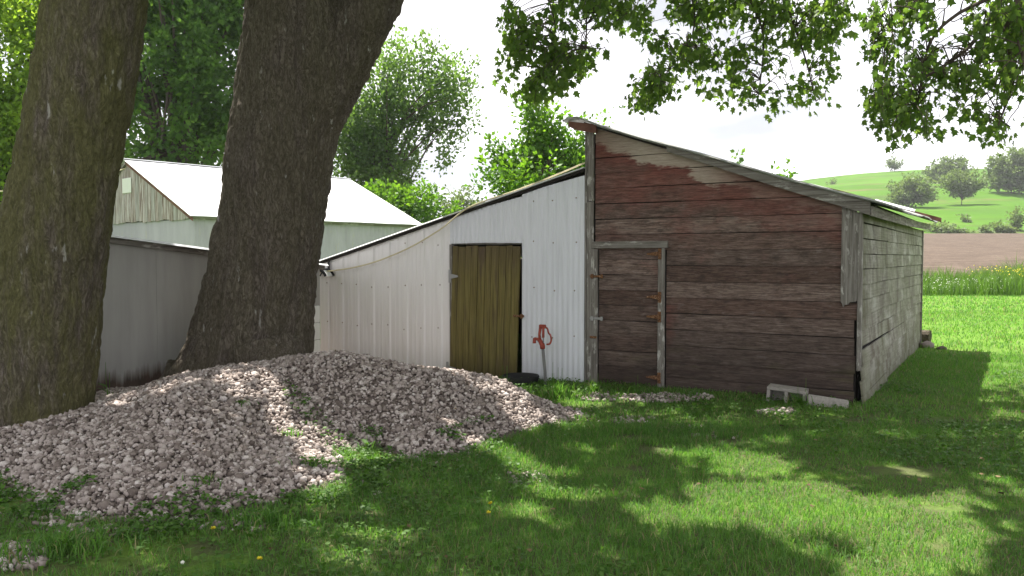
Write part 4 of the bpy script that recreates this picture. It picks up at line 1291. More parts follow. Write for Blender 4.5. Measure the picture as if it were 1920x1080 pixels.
# --- limbs, some rerouted out of view to keep the sun patches open
limbs = {0: [[PL[-1], [-1.6, 6.9, 5.6], [-1.0, 5.8, 6.9], [-.2, 4.8, 7.9]], [PL[-1], [-3.2, 7.0, 5.8], [-4.6, 6.4, 7.4], [-5.2, 6.0, 8.6]], [PL[-1] + [.3, 0, .3], [-3.6, 8.2, 6.8], [-4.4, 9.4, 7.9]]],
         1: [[P2[-1], [.2, 9.3, 6.2], [1.6, 10.2, 6.9], [3.0, 10.8, 7.3]], [P2[-1], [-.4, 9.8, 6.4], [-.2, 10.9, 7.6], [.6, 11.6, 8.4]], [PB[-1], [-2.6, 9.8, 8.4], [-2.2, 10.6, 9.3]], [PB[-1], [-2.9, 9.2, 8.3], [-3.4, 9.3, 9.6]], [P2[-1], [.9, 9.7, 6.1], [2.4, 10.1, 6.5], [4.0, 10.2, 6.6]]],
         2: [[PR[4], [6.3, 6.2, 5.3], [5.2, 7.3, 5.6], [4.6, 8.6, 5.9]], [PR[4], [6.4, 7.4, 6.4], [5.6, 9.4, 7.4], [5.0, 11.0, 8.0]], [PR[5], [8.2, 7.4, 7.2], [8.6, 9.2, 7.8]], [PR[5], [6.2, 4.6, 7.2], [5.4, 4.0, 8.0]], [PR[4], [6.4, 5.9, 4.75], [5.5, 6.5, 4.7], [4.75, 6.95, 4.45]]]}
limb_pts = {}
for k in range(3):
    lo = np.array(trees3[k].location); allp = []
    for L in limbs[k]:
        pts = smooth_path(L, 26)
        r0 = .17 if k == 1 else .14
        rr = np.linspace(r0, .035, 26)
        V, F = tube_arrays(pts - lo, rr * (1 + .1 * np.sin(np.arange(26) * 1.7)), 10)
        obj_py('limb', V, fix(F), M_bark, trees3[k], True)
        allp.append(pts)
    limb_pts[k] = np.concatenate(allp)
# branches to crown clumps
for k in range(3):
    lo = np.array(trees3[k].location); mb = MB()
    for c in crown_pts[k][::3]:
        q_ = limb_pts[k]; d2 = ((q_ - c) ** 2).sum(1); a = q_[d2.argmin()]
        if d2.min() > 9: continue
        mid = (a + c) / 2 + rng.normal(0, .12, 3) + np.array([0, 0, .15])
        pts = smooth_path([a, mid, c], 5)
        if lit_mask(pts).any(): continue
        ppx, ppy, pdf = project(pts)
        if ((ppy > -5) & (ppx > 0) & (ppx < 1920) & (pdf > 0)).any(): continue
        mb.tube(pts - lo, np.linspace(.022, .006, 5), 5)
    o = mb.build('branches', M_twig, trees3[k]); o['kind'] = 'stuff'
    sel = owner == k
    V, F = leaves(Pl[sel] - lo, ax[sel], nr[sel], Ll[sel], TPS, TFS)
    o = obj_np('crown', V, F, M_leaf_maple, trees3[k]); o['kind'] = 'stuff'

# --- twigs of the hanging boughs
bough_px = {1: [([(760, -140), (900, -90), (1000, -40), (1040, 40), (1030, 130)], 9.0), ([(1040, -160), (1180, -110), (1280, -40), (1300, 60), (1240, 150)], 9.1), ([(1280, -100), (1380, -30), (1430, 60), (1420, 200)], 9.2), ([(1280, -100), (1440, -40), (1500, 80), (1530, 190)], 9.2), ([(1400, -60), (1540, -20), (1570, 60)], 9.3), ([(1000, -60), (1090, 0), (1100, 90)], 8.9)],
            2: [([(2050, -160), (1960, -40), (1885, 50), (1893, 90), (1870, 170)], 7.0), ([(2050, -160), (1900, -30), (1790, 30), (1740, 90), (1720, 200)], 6.9), ([(1900, -30), (1840, 60), (1790, 110), (1690, 170), (1650, 190)], 7.1), ([(1930, -70), (1760, -20), (1680, 30), (1640, 70)], 7.1), ([(1893, 90), (1900, 150), (1872, 235)], 7.0), ([(1940, -60), (1900, 20), (1920, 120)], 6.6)]}
bough_w = {1: [], 2: []}
for tr in (1, 2):
    lo = np.array(trees3[tr].location)
    for poly, D in bough_px[tr]:
        pts = smooth_path([at(x, y, D + .15 * math.sin(i * 2.1)) for i, (x, y) in enumerate(poly)], 18)
        a = limb_pts[tr][((limb_pts[tr] - pts[0]) ** 2).sum(1).argmin()]
        thick = .028 if tr == 2 else .022
        full = np.concatenate([smooth_path([a, (a + pts[0]) / 2 + [0, 0, .1], pts[0]], 6)[:-1], pts])
        V, F = tube_arrays(full - lo, np.linspace(thick, .006, len(full)), 7)
        obj_py('bough', V, fix(F), M_twig, trees3[tr], True)
        bough_w[tr].append(pts)
    allb = np.concatenate(bough_w[tr])
    mb = MB()
    LP = []; LA = []; LN = []; LL = []
    for c in sprays[tr]:
        a = allb[((allb - c) ** 2).sum(1).argmin()]
        mid = (a + c) / 2 + rng.normal(0, .05, 3) + np.array([0, 0, .06])
        pts = smooth_path([a, mid, c, c + np.array([rng.normal(0, .03), rng.normal(0, .03), -.12])], 8)
        mb.tube(pts - lo, np.linspace(.006, .002, 8), 4)
        n = rng.integers(7, 14)
        tpar = rng.uniform(3.5, 7, n)
        base = np.stack([np.interp(tpar, np.arange(8), pts[:, j]) for j in range(3)], 1) + rng.normal(0, .055, (n, 3))
        a_ = np.concatenate([rng.normal(0, .55, (n, 2)), -np.abs(rng.normal(.85, .3, (n, 1)))], 1)
        LP.append(base); LA.append(a_); LN.append(np.concatenate([rng.normal(0, .8, (n, 2)), rng.uniform(.2, 1, (n, 1))], 1)); LL.append(rng.uniform(.05, .105, n) * (.85 if tr == 2 else 1.0))
    o = mb.build('twigs', M_twig, trees3[tr]); o['kind'] = 'stuff'
    LP = np.concatenate(LP); LA = np.concatenate(LA); LN = np.concatenate(LN); LL = np.concatenate(LL)
    bad = lit_mask(LP) & (rng.random(len(LP)) < .0)
    px, py, df = project(LP)
    inside = np.where((py > 5) & (px > 0) & (px < 1915))[0]
    order = inside[np.argsort(-(LL[inside] / df[inside]))][:280]
    one = set(order.tolist())
    rest = np.array([i for i in range(len(LP)) if i not in one])
    V, F = leaves(LP[rest] - lo, LA[rest], LN[rest], LL[rest], TPL, TFL)
    o = obj_np('foliage', V, F, M_leaf_maple, trees3[tr]); o['kind'] = 'stuff'
    lm = np_mesh('leaf', TPL, TFL, M_leaf_maple)
    A = norm(LA); B = norm(np.cross(A, LN)); Nn = np.cross(B, A)
    for i in order:
        o = bpy.data.objects.new('leaf', lm); COL.objects.link(o); o.parent = trees3[tr]
        s = LL[i]; p = LP[i] - lo
        o.matrix_local = Matrix(((B[i, 0] * s, A[i, 0] * s, Nn[i, 0] * s, p[0]), (B[i, 1] * s, A[i, 1] * s, Nn[i, 1] * s, p[1]), (B[i, 2] * s, A[i, 2] * s, Nn[i, 2] * s, p[2]), (0, 0, 0, 1)))

# ------------------------------------------------------------------ background trees
def bg_tree(name, label, base, trunk_r, blobs, nclump, nleaf, L, mat, clump_r, fork_z, group=None, bark=M_twig, limb_to=10, flat=.7, hollow=.35, cat='tree', gap=0.0, gs=1.0):
    base = np.array(base, float)
    t = thing(name, label, cat, tuple(base), 0, group)
    C_ = []
    w = np.array([b[3] * b[4] * b[5] for b in blobs]); w = w / w.sum()
    cnt = rng.multinomial(nclump, w)
    for b_, n in zip(blobs, cnt):
        d = norm(rng.normal(0, 1, (n, 3)))
        r = (hollow + (1 - hollow) * rng.random(n) ** .6)[:, None]
        C_.append(np.array(b_[:3]) + d * r * np.array(b_[3:6]))
    C_ = np.concatenate(C_)
    if gap > 0:
        kk = fbm(C_ / gs, 300 + nleaf, 2) > gap
        C_ = C_[kk]
    P = np.repeat(C_, nleaf, 0)
    ctr = np.array([np.mean([b_[0] for b_ in blobs]), np.mean([b_[1] for b_ in blobs]), base[2] + fork_z])
    rd = norm(C_ - ctr + rng.normal(0, .25, C_.shape) * np.linalg.norm(C_ - ctr, axis=1).mean())
    rd = np.repeat(rd, nleaf, 0)
    cr = np.repeat(rng.uniform(.6, 1.3, len(C_)), nleaf)[:, None] * clump_r
    rel = rng.normal(0, .55, P.shape) * np.array([1, 1, flat]) * cr
    st = (rng.random(len(P)) * 2 - 1)[:, None] * cr * 1.25
    rel = rel * (.75 - .3 * np.abs(st) / cr) + rd * st
    P = P + rel
    P[:, 2] = np.maximum(P[:, 2], base[2] + .1)
    a_ = norm(rel + np.array([0, 0, -.15]) * cr) + rng.normal(0, .5, P.shape)
    n_ = np.array([0, 0, .8]) + rng.normal(0, .7, P.shape)
    V, F = leaves(P - base, a_, n_, L * rng.uniform(.7, 1.3, len(P)), TPD, TFD)
    o = obj_np('crown', V, F, mat, t); o['kind'] = 'stuff'
    if trunk_r > 0:
        mb = MB(); cm = C_.mean(0)
        top = np.array([cm[0], cm[1], C_[:, 2].max() - .1 * (C_[:, 2].max() - base[2])])
        fk = base + (cm - base) * [.4, .4, 0] + np.array([0, 0, fork_z])
        pts = smooth_path([base - [0, 0, .3], (base + fk) / 2, fk, (fk + top) / 2 + rng.normal(0, .3, 3) * trunk_r * 3, top], 14)
        mb.tube(pts, np.linspace(trunk_r, trunk_r * .1, 14), 9)
        mb2 = MB(); mb2.tube(pts - base, np.linspace(trunk_r, trunk_r * .1, 14), 9)
        mb2.build('trunk', bark, t, True)
        mb3 = MB()
        idx = rng.choice(len(C_), min(limb_to, len(C_)), replace=False)
        for i in idx:
            s_ = pts[rng.integers(5, 11)]
            q_ = smooth_path([s_, (s_ + C_[i]) / 2 + np.array([0, 0, .12]) * np.linalg.norm(C_[i] - s_), C_[i]], 7)
            mb3.tube(q_ - base, np.linspace(trunk_r * .32, trunk_r * .05, 7), 6)
        o = mb3.build('limbs', bark, t, True); o['kind'] = 'stuff'
    return t
def blob(px, py, D, rx, ry, rz=None):
    """crown lobe: centre and half-sizes"""
    c = at(px, py, D); return (c[0], c[1], c[2], rx * D / FPX, (rz or rx) * D / FPX, ry * D / FPX)
def gz(p): return (p[0], p[1], float(ground_h(np.array([p[0]]), np.array([p[1]]))[0]))
c0 = at(330, 484, 36)
bg_tree('broadleaf_tree', 'tall dark green tree filling the gap between the two trunks behind the barn', gz(c0), .45,
        [blob(300, 200, 36, 150, 150, 130), blob(420, 120, 36, 110, 150, 120), blob(250, 60, 37, 130, 150), blob(360, -100, 37, 190, 170), blob(330, 310, 35, 150, 60, 100), blob(210, 330, 34, 90, 70), blob(480, 250, 37, 70, 120)],
        1500, 76, .23, M_leaf_dense, .8, 3.5, limb_to=60, bark=M_twig, gap=.50, gs=1.9)
c0 = at(10, 484, 27)
bg_tree('broadleaf_tree', 'bright yellow green tree at the far left edge behind the mossy trunk', gz(c0), .3,
        [blob(20, 110, 27, 110, 130), blob(-60, 200, 27, 130, 150), blob(40, 250, 27.5, 75, 90), blob(-40, 350, 27, 130, 90), blob(20, -20, 27, 120, 90)],
        700, 70, .18, M_leaf_bright, .65, 3.0, limb_to=24, gap=.43, gs=1.4)
c0 = at(720, 484, 44)
bg_tree('broadleaf_tree', 'tall airy tree with sky showing through, behind the barn roof end', gz(c0), .22,
        [blob(765, 170, 44, 100, 75, 80), blob(820, 210, 44, 70, 60), blob(700, 250, 44, 80, 90), blob(740, 330, 44, 85, 70), blob(660, 290, 44, 50, 80), blob(800, 290, 44, 55, 50), blob(870, 215, 44, 28, 40), blob(850, 140, 44, 36, 40), blob(775, 110, 44, 70, 28)],
        640, 60, .20, M_leaf_airy, .78, 4.0, limb_to=45, hollow=.08, gap=.43, gs=1.5)
c0 = at(760, 484, 38)
bg_tree('bush', 'leafy bush growing past the white roof corner of the barn', gz(c0), 0,
        [blob(790, 392, 38, 48, 26), blob(720, 385, 38, 50, 30), blob(845, 405, 38, 26, 16)], 90, 70, .18, M_leaf_young, .5, 1.5, cat='bush')
c0 = at(1030, 484, 25)
bg_tree('young_tree', 'young bright green tree rising behind the steel lean-to roof', gz(c0), .11,
        [blob(1000, 215, 25, 42, 38), blob(1060, 255, 25, 60, 40), blob(985, 280, 25, 48, 45), blob(1010, 335, 25, 95, 40), blob(1125, 225, 25, 30, 22), blob(935, 300, 25, 25, 40), blob(1090, 320, 25, 40, 60), blob(925, 350, 25, 28, 20)],
        340, 50, .15, M_leaf_young, .42, 2.0, limb_to=50, hollow=.2, gap=.45, gs=.9)
c0 = at(1380, 484, 21)
bg_tree('sapling', 'slim sapling tip showing above the middle of the shed roof', gz(c0), .035, [blob(1382, 300, 21, 12, 10), blob(1384, 340, 21, 20, 25)], 16, 8, .14, M_leaf_airy, .14, 1.5, limb_to=8, group='saplings behind the shed')
c0 = at(1462, 484, 21)
bg_tree('sapling', 'leaning sapling tip showing right of the other above the shed roof', gz(c0), .03, [blob(1474, 318, 21, 13, 8), blob(1462, 350, 21, 22, 22), blob(1452, 326, 21, 8, 5)], 18, 8, .14, M_leaf_young, .14, 1.5, limb_to=8, group='saplings behind the shed')
c0 = at(868, 440, 95)
bg_tree('broadleaf_tree', 'small pale distant tree in the gap above the lean-to roof', gz(c0), .18, [blob(868, 382, 95, 24, 18), blob(900, 400, 95, 30, 14), blob(850, 398, 95, 22, 14)], 60, 30, .4, M_leaf_hill, .9, 1.0, limb_to=12)
# trees of the hill
def hill_tree(label, px, base_y, D, lobes, n, L=.75):
    b_ = at(px, base_y, D); b_ = np.array([b_[0], b_[1], float(ground_h(np.array([b_[0]]), np.array([b_[1]]))[0])])
    shift = 0
    dz = b_[2] - at(px, base_y, D)[2]
    bl = []
    for (lx, ly, rx, ry) in lobes:
        q_ = list(blob(lx, ly, D, rx, ry)); q_[2] += dz; bl.append(tuple(q_))
    bg_tree('hill_tree', label, tuple(b_), .28 * rxm(lobes) * D / FPX / 3, bl, n, 40, L, M_leaf_hill, 1.3, 1.2, 'trees on the green hill', limb_to=14, hollow=.3, gap=.4, gs=2.5)
def rxm(l): return max(a[2] for a in l) * .35
hill_tree('tiny lone round tree on the crest of the hill', 1678, 320, 326, [(1678, 306, 10, 9)], 60, .6)
hill_tree('broad dome-shaped tree standing high near the hill crest', 1780, 345, 258, [(1775, 318, 30, 20), (1795, 310, 26, 15), (1760, 326, 22, 16), (1780, 335, 22, 14)], 170)
hill_tree('rounded grey green tree lower on the slope nearest the shed roof', 1703, 390, 194, [(1703, 362, 34, 24), (1685, 370, 24, 16), (1725, 366, 22, 18), (1704, 344, 18, 12)], 180, .6)
hill_tree('tree with a dark visible trunk casting shade right on the slope', 1803, 386, 197, [(1802, 345, 30, 14), (1785, 352, 20, 14), (1822, 350, 20, 14), (1803, 356, 20, 10)], 130, .6)
hill_tree('large dark tree cut by the right edge of the hill', 1895, 372, 215, [(1890, 320, 32, 24), (1915, 345, 34, 26), (1880, 340, 24, 24), (1925, 310, 30, 20)], 260)
for (lab, px, by, D, rx, ry, n) in (('low shrub at the foot of the hill right of the shed eave', 1765, 436, 152, 22, 7, 26), ('small shrub at the far edge of the ploughed field', 1872, 436, 152, 8, 8, 14), ('pointed shrub beside the right picture edge at the hill foot', 1908, 434, 154, 9, 18, 24), ('tiny bush alone on the lower pasture', 1812, 412, 168, 5, 4, 8), ('bush on the pasture under the dark edge tree', 1866, 358, 230, 10, 8, 16), ('tiny bush high on the pasture left of the dome tree', 1560, 347, 290, 4, 4, 8)):
    c0 = at(px, by, D); g_ = gz(c0)
    q_ = list(blob(px, by - ry, D, rx, ry)); q_[2] += g_[2] - c0[2]
    bg_tree('shrub', lab, g_, 0, [tuple(q_)], n, 26, .5, M_leaf_hill, .8, .5, 'shrubs on the hill', cat='shrub')

c0 = at(1820, 436, 151); g_ = gz(c0); hb = []
for k_, px_ in enumerate((1775, 1788, 1800, 1822, 1846, 1856, 1885, 1896)):
    ry_ = (3.5, 2.5, 4, 2.5, 5, 3, 6, 3.5)[k_]
    q_ = list(blob(px_, 437 - ry_, 151, ry_ * 1.5, ry_)); q_[2] += g_[2] - c0[2]; hb.append(tuple(q_))
bg_tree('hedge', 'broken hedge of low dark bushes along the far edge of the ploughed field', g_, 0, hb, 80, 20, .45, M_leaf_hill, .6, .4, cat='hedge')

# ------------------------------------------------------------------ gravel pile
BASE = np.array([(-4.9, 6.3), (-4.2, 5.75), (-3.67, 5.72), (-3.1, 5.2), (-2.65, 4.75), (-2.04, 4.62), (-1.6, 4.85), (-1.12, 5.55), (-1.28, 6.05), (-1.38, 6.45), (-1.1, 6.62), (-.85, 6.28), (-.5, 6.4), (.0, 6.95), (.42, 7.45), (.78, 7.95), (.35, 8.45), (-.4, 8.95), (-1.3, 10.2), (-2.2, 11.4), (-3.4, 11.6), (-4.8, 8.6), (-5.2, 7.4)])  # back edge stretched behind the heap to cut green bounce on the steel wall
def seg_dist(x, y, poly):
    d = np.full(len(x), 1e9)
    for i in range(len(poly)):
        a = poly[i]; b_ = poly[(i + 1) % len(poly)]; ab = b_ - a
        t = np.clip(((x - a[0]) * ab[0] + (y - a[1]) * ab[1]) / (ab @ ab), 0, 1)
        d = np.minimum(d, np.hypot(x - a[0] - t * ab[0], y - a[1] - t * ab[1]))
    return d
def pile_h(x, y):
    ins = in_poly(x, y, BASE); d = np.where(ins, seg_dist(x, y, BASE), 0)
    h = .145 * np.minimum(d, 1.95 - .35 * np.clip(y - 8.2, 0, 3.4)) + .06 * np.minimum(d, .3) / .3
    h += .31 * np.exp(-(((x + 1.6) / 1.2) ** 2 + ((y - 8.0) / .95) ** 2)) * np.clip(d / .7, 0, 1)
    h += .12 * np.exp(-(((x + 2.9) / .8) ** 2 + ((y - 7.0) / .9) ** 2)) * np.clip(d / .7, 0, 1)
    h += .13 * np.exp(-(((x + .5) / .7) ** 2 + ((y - 7.9) / .6) ** 2)) * np.clip(d / .6, 0, 1)
    h += (n2(x * 1.1, y * 1.1, 88, 3) - .5) * .17 * np.clip(d / .5, 0, 1)
    return np.where(ins, h, 0)
pile = thing('gravel_pile', 'heap of pinkish crushed limestone gravel between the trunks and the lawn', 'gravel pile', (-2.0, 7.3, 0))
lo = np.array(pile.location)
gx, gy = np.meshgrid(np.linspace(-5.3, 1.0, 127), np.linspace(4.4, 12.0, 119))
X = gx.ravel(); Y = gy.ravel()
hz_ = pile_h(X, Y)
Z = ground_h(X, Y) + np.where(hz_ > 0, hz_ - .012, -.05)
i = (np.arange(118)[:, None] * 127 + np.arange(126)[None]).ravel()
obj_np('mound', np.stack([X, Y, Z], 1) - lo, np.stack([i, i + 1, i + 128, i + 127], 1), M_fines, pile, True)
ROCKS = [rock_mesh(s) for s in range(14)]
def scatter_rocks(P, size, name, parent, lo):
    n = len(P)
    kind = rng.integers(0, len(ROCKS), n)
    Vs = []; Fs = []; off = 0
    for k in range(len(ROCKS)):
        sel = np.where(kind == k)[0]
        if not len(sel): continue
        V0, F0 = ROCKS[k]; m = len(sel)
        q_ = rng.normal(0, 1, (m, 4)) * [1, .5, .5, 1]; q_ /= np.linalg.norm(q_, axis=1)[:, None]
        w, x, y, z = q_.T
        R_ = np.stack([np.stack([1 - 2 * (y * y + z * z), 2 * (x * y - z * w), 2 * (x * z + y * w)], 1), np.stack([2 * (x * y + z * w), 1 - 2 * (x * x + z * z), 2 * (y * z - x * w)], 1), np.stack([2 * (x * z - y * w), 2 * (y * z + x * w), 1 - 2 * (x * x + y * y)], 1)], 1)
        V = np.einsum('mij,kj->mki', R_, V0) * size[sel][:, None, None] + P[sel][:, None, :]
        Vs.append((V - lo).reshape(-1, 3)); Fs.append((F0[None] + (np.arange(m) * len(V0))[:, None, None] + off).reshape(-1, 3)); off += m * len(V0)
    o = obj_np(name, np.concatenate(Vs), np.concatenate(Fs), M_stone, parent)
    o['kind'] = 'stuff'
    return o
N = 72000
x = rng.uniform(-5.2, .85, N); y = np.where(rng.random(N) < .94, rng.uniform(4.5, 9.7, N), rng.uniform(9.7, 11.8, N))
ins = in_poly(x, y, BASE)
d = seg_dist(x, y, BASE)
ed = (n2(x * 3, y * 3, 90, 2) - .5) * .5
keep = (ins & (d + ed * .6 > .02)) | (~ins & (d < .35) & (rng.random(N) < .10 * np.exp(-d * 5)))
keep &= ~((np.hypot(x + 3.95, y - 6.95) < .35) | (np.hypot(x + 2.95, y - 9.1) < .4))
# weeds have taken a strip between the lobes
wd = np.abs((y - 6.55) - (x + 1.35) * -1.15)
strip = (wd < .16) & (x > -2.0) & (x < -1.1)
keep &= ~(strip & (rng.random(N) < .25))
x, y = x[keep], y[keep]
size = np.clip((.0165) * np.exp(rng.normal(0, .36, len(x))), .007, .042)
z = ground_h(x, y) + pile_h(x, y) + rng.uniform(-.006, .012, len(x))
P = np.stack([x, y, z], 1)
px, py, df = project(P)
vis = np.where((px > 0) & (px < 1915) & (py < 1075))[0]
order = vis[np.argsort(-(size[vis] / df[vis]))][:300]
mask = np.ones(len(P), bool); mask[order] = False
scatter_rocks(P[mask], size[mask], 'gravel', pile, lo)
rm = [np_mesh('stone', V0, F0, M_stone) for V0, F0 in ROCKS]
for i in order:
    o = bpy.data.objects.new('stone', rm[int(i) % len(rm)]); COL.objects.link(o); o.parent = pile
    o.location = P[i] - lo; o.scale = (size[i],) * 3; o.rotation_euler = tuple(rng.uniform(0, 6.28, 3) * [.2, .2, 1])
# loose gravel on the ground: by the walls, in bare patches, bottom left corner
PP = []
for (cx_, cy_, rx, ry, n) in ((1250, 748, 90, 9, 340), (1130, 745, 50, 8, 90), (1455, 776, 40, 6, 70), (1185, 790, 45, 8, 70), (985, 893, 45, 12, 60), (30, 1050, 60, 26, 150), (180, 985, 120, 30, 70), (430, 985, 110, 16, 70), (1290, 805, 60, 8, 30), (1330, 820, 60, 6, 20), (1050, 770, 40, 8, 60)):
    for k in range(n):
        a = rng.uniform(0, 6.28); r_ = rng.random() ** .6
        g_ = gpt(cx_ + rx * r_ * math.cos(a), cy_ + ry * r_ * math.sin(a)); PP.append(g_)
PP = np.array(PP); PP[:, 2] = ground_h(PP[:, 0], PP[:, 1]) + .012
lg = scatter_rocks(PP, np.clip(rng.normal(.02, .006, len(PP)), .009, .034), 'loose_gravel', None, np.zeros(3))
tag(lg, 'loose pinkish stones scattered in the grass by the walls', 'gravel')

# ------------------------------------------------------------------ grass
def in_building(x, y):
    lx = (x - O[0]) * SX[0] + (y - O[1]) * SX[1]; ly = (x - O[0]) * SY[0] + (y - O[1]) * SY[1]
    a = (lx > -7.85) & (lx < .06) & (ly > -.03) & (ly < DEPTH + .05)
    gx_ = np.array([math.sin(GY), math.cos(GY)]); gy_ = np.array([-math.cos(GY), math.sin(GY)])
    ux = (x - GO[0]) * gx_[0] + (y - GO[1]) * gx_[1]; uy = (x - GO[0]) * gy_[0] + (y - GO[1]) * gy_[1]
    return a | ((ux > -.65) & (ux < 5.5) & (uy > -.02) & (uy < 2.7))
def blades(x, y, z, h, w, lean, mat, name, kind='stuff', parent=None):
    n = len(x)
    az = rng.uniform(0, 2 * math.pi, n); la = rng.uniform(0, 2 * math.pi, n)
    bx, by = np.cos(az) * w / 2, np.sin(az) * w / 2
    l1 = lean * h
    B = np.stack([x, y, z], 1)
    up = np.array([0, 0, 1.0])
    ldir = np.stack([np.cos(la), np.sin(la), np.zeros(n)], 1)
    side = np.stack([bx, by, np.zeros(n)], 1)
    v0 = B - side; v1 = B + side
    m = B + up * (h * .6)[:, None] + ldir * (l1 * .35)[:, None]
    v2 = m + side * .7; v3 = m - side * .7
    v4 = B + up * (h * (1 - .35 * lean))[:, None] + ldir * (l1 * 1.0)[:, None]
    V = np.stack([v0, v1, v2, v3, v4], 1).reshape(-1, 3)
    i = (np.arange(n) * 5)[:, None]
    F = np.concatenate([i + np.array([[0, 1, 2]]), i + np.array([[0, 2, 3]]), i + np.array([[3, 2, 4]])], 1).reshape(-1, 3)
    o = obj_np(name, V, F, mat, parent)
    if kind: o['kind'] = kind
    return o
def sample_lawn(n, y0, y1, margin=1.5):
    y = np.sqrt(rng.uniform(y0 ** 2, y1 ** 2, n)); x = rng.uniform(-1, 1, n) * (y * .66 + margin)
    ok = ~in_building(x, y) & (pile_h(x, y) < .02) & ~((y > 9.6) & (y < 15.5) & (x < -.6 - rng.uniform(0, .4, n)) & (x > -5))
    x, y = x[ok], y[ok]
    return x, y
X_, Y_, H_, W_ = [], [], [], []
for (n, y0, y1, h0, w0) in ((200000, 3.0, 7.5, .052, .0044), (135000, 7.0, 13, .055, .0065), (80000, 12, 24, .07, .013), (45000, 23, 37, .075, .024)):
    x, y = sample_lawn(n, y0, y1)
    dens = n2(x * 1.6, y * 1.6, 120, 3)
    tall = n2(x * .7 + 9, y * .7, 130, 2)
    bare = n2(x * 2.2, y * 2.2, 140, 3)
    leftness = np.clip((-.2 - x) / 2.0, 0, 1)
    k = (bare + rng.uniform(-.06, .06, len(x)) < .70 - .14 * leftness) & (rng.random(len(x)) > leftness * .35)
    x, y, tall, dens = x[k], y[k], tall[k], dens[k]
    X_.append(x); Y_.append(y); H_.append(h0 * (.45 + 1.1 * tall) * rng.uniform(.6, 1.4, len(x))); W_.append(w0 * rng.uniform(.7, 1.4, len(x)))
x = np.concatenate(X_); y = np.concatenate(Y_); h = np.concatenate(H_); w = np.concatenate(W_)
g = blades(x, y, ground_h(x, y) - .004, h, w, rng.uniform(.2, 1.1, len(x)), M_grass, 'grass')
tag(g, 'mown green lawn grass around the sheds', 'grass')
# clover and creeping weeds among the grass
x, y = sample_lawn(70000, 3.4, 11)
cl = n2(x * 1.1, y * 1.1, 150, 3)
k = cl + np.clip((.8 - x) / 4, -.1, .22) + rng.uniform(-.05, .05, len(x)) > .56
x, y = x[k], y[k]
P = np.stack([x, y, ground_h(x, y) + rng.uniform(.01, .055, len(x))], 1)
a_ = np.concatenate([rng.normal(0, 1, (len(x), 2)), rng.normal(0, .25, (len(x), 1))], 1)
n_ = np.array([0, 0, 1.0]) + rng.normal(0, .35, (len(x), 3))
V, F = leaves(P, a_, n_, rng.uniform(.014, .036, len(x)), np.array([(0, 0, 0), (.42, .25, .05), (.45, .7, .06), (0, 1, .0), (-.45, .7, .06), (-.42, .25, .05)]), TFS)
o = obj_np('ground_cover', V, F, M_clover); tag(o, 'low round-leaved creeping weeds in the lawn before the gravel', 'ground cover', None, 'stuff')
# creeping weeds rooted on the gravel
def on_pile_leaves(n, f, name, lab):
    x = rng.uniform(-5, .9, n); y = rng.uniform(4.4, 9, n); k = f(x, y); x, y = x[k], y[k]
    P = np.stack([x, y, ground_h(x, y) + pile_h(x, y) + rng.uniform(.01, .06, len(x))], 1)
    a_ = np.concatenate([rng.normal(0, 1, (len(x), 2)), rng.normal(.2, .35, (len(x), 1))], 1)
    n_ = np.array([0, 0, 1.0]) + rng.normal(0, .4, (len(x), 3))
    V, F = leaves(P, a_, n_, rng.uniform(.016, .04, len(x)), TPS, TFS)
    o = obj_np(name, V, F, M_clover); tag(o, lab, 'weeds', None, 'stuff')
on_pile_leaves(30000, lambda x, y: (np.abs((y - 6.5) - (x + 1.35) * -1.15) < .17 * (.4 + n2(x * 4, y * 4, 160, 2))) & (x > -2.05) & (x < -1.05), 'creeping_weeds', 'bright weeds creeping up the hollow between the gravel lobes')
on_pile_leaves(90000, lambda x, y: (seg_dist(x, y, BASE) < .28) & (y < 8.6) & (n2(x * 3.3, y * 3.3, 170, 2) > .63), 'edge_weeds', 'small weeds along the ragged front edge of the gravel')

def weed(label, px, py, n, h, spread, broad=0, mat=None, on=None, stem=0, cat='weed'):
    p = gpt(px, py) if on is None else gpt(px, py, on)
    base = np.array([p[0], p[1], float(ground_h(p[:1], p[1:2])[0] + pile_h(p[:1], p[1:2])[0])])
    t = thing('weed', label, cat, tuple(base), 0)
    r = np.abs(rng.normal(0, spread, n)); a = rng.uniform(0, 6.28, n)
    if n:
        o = blades(r * np.cos(a), r * np.sin(a) * .6, np.zeros(n) - .01, h * rng.uniform(.4, 1.2, n), np.full(n, .008), rng.uniform(.2, .9, n), mat or M_grass, 'blades', 'stuff', t)
    for b_ in range(broad):
        a = rng.uniform(0, 6.28); L = rng.uniform(.06, .12) * (h / .2) ** .5
        zz = rng.uniform(.01, h * .6)
        V, F = leaves(np.array([[spread * .3 * math.cos(a), spread * .3 * math.sin(a), zz]]), np.array([[math.cos(a), math.sin(a), rng.uniform(.1, .8)]]), np.array([[0, 0, 1.0]]), L, np.array([(0, 0, 0), (.2, .3, .02), (.2, .7, .0), (0, 1, -.08), (-.2, .7, 0), (-.2, .3, .02)]), TFS)
        obj_np('leaf', V, F, M_clover, t)
    for s_ in range(stem):
        a = rng.uniform(0, 6.28); r_ = spread * rng.random()
        mb = MB(); e = np.array([r_ * math.cos(a) + rng.normal(0, .03), r_ * math.sin(a), h * rng.uniform(1.1, 1.7)])
        mb.tube([(r_ * math.cos(a), r_ * math.sin(a), 0), tuple(e * [1, 1, .55]), tuple(e)], [.003, .0025, .002], 4); mb.build('stalk', M_weed, t)
    return t
weed('thick tuft of tall grass around the foot of the hydrant pipe', 1045, 745, 260, .24, .16, 4, None, None, 5)
weed('tall grass tuft at the foot of the olive plank door', 940, 728, 130, .22, .11, 2, None, None, 3)
weed('leafy weed growing under the post between steel wall and red shed', 1110, 735, 60, .17, .07, 6, None, None, 2)
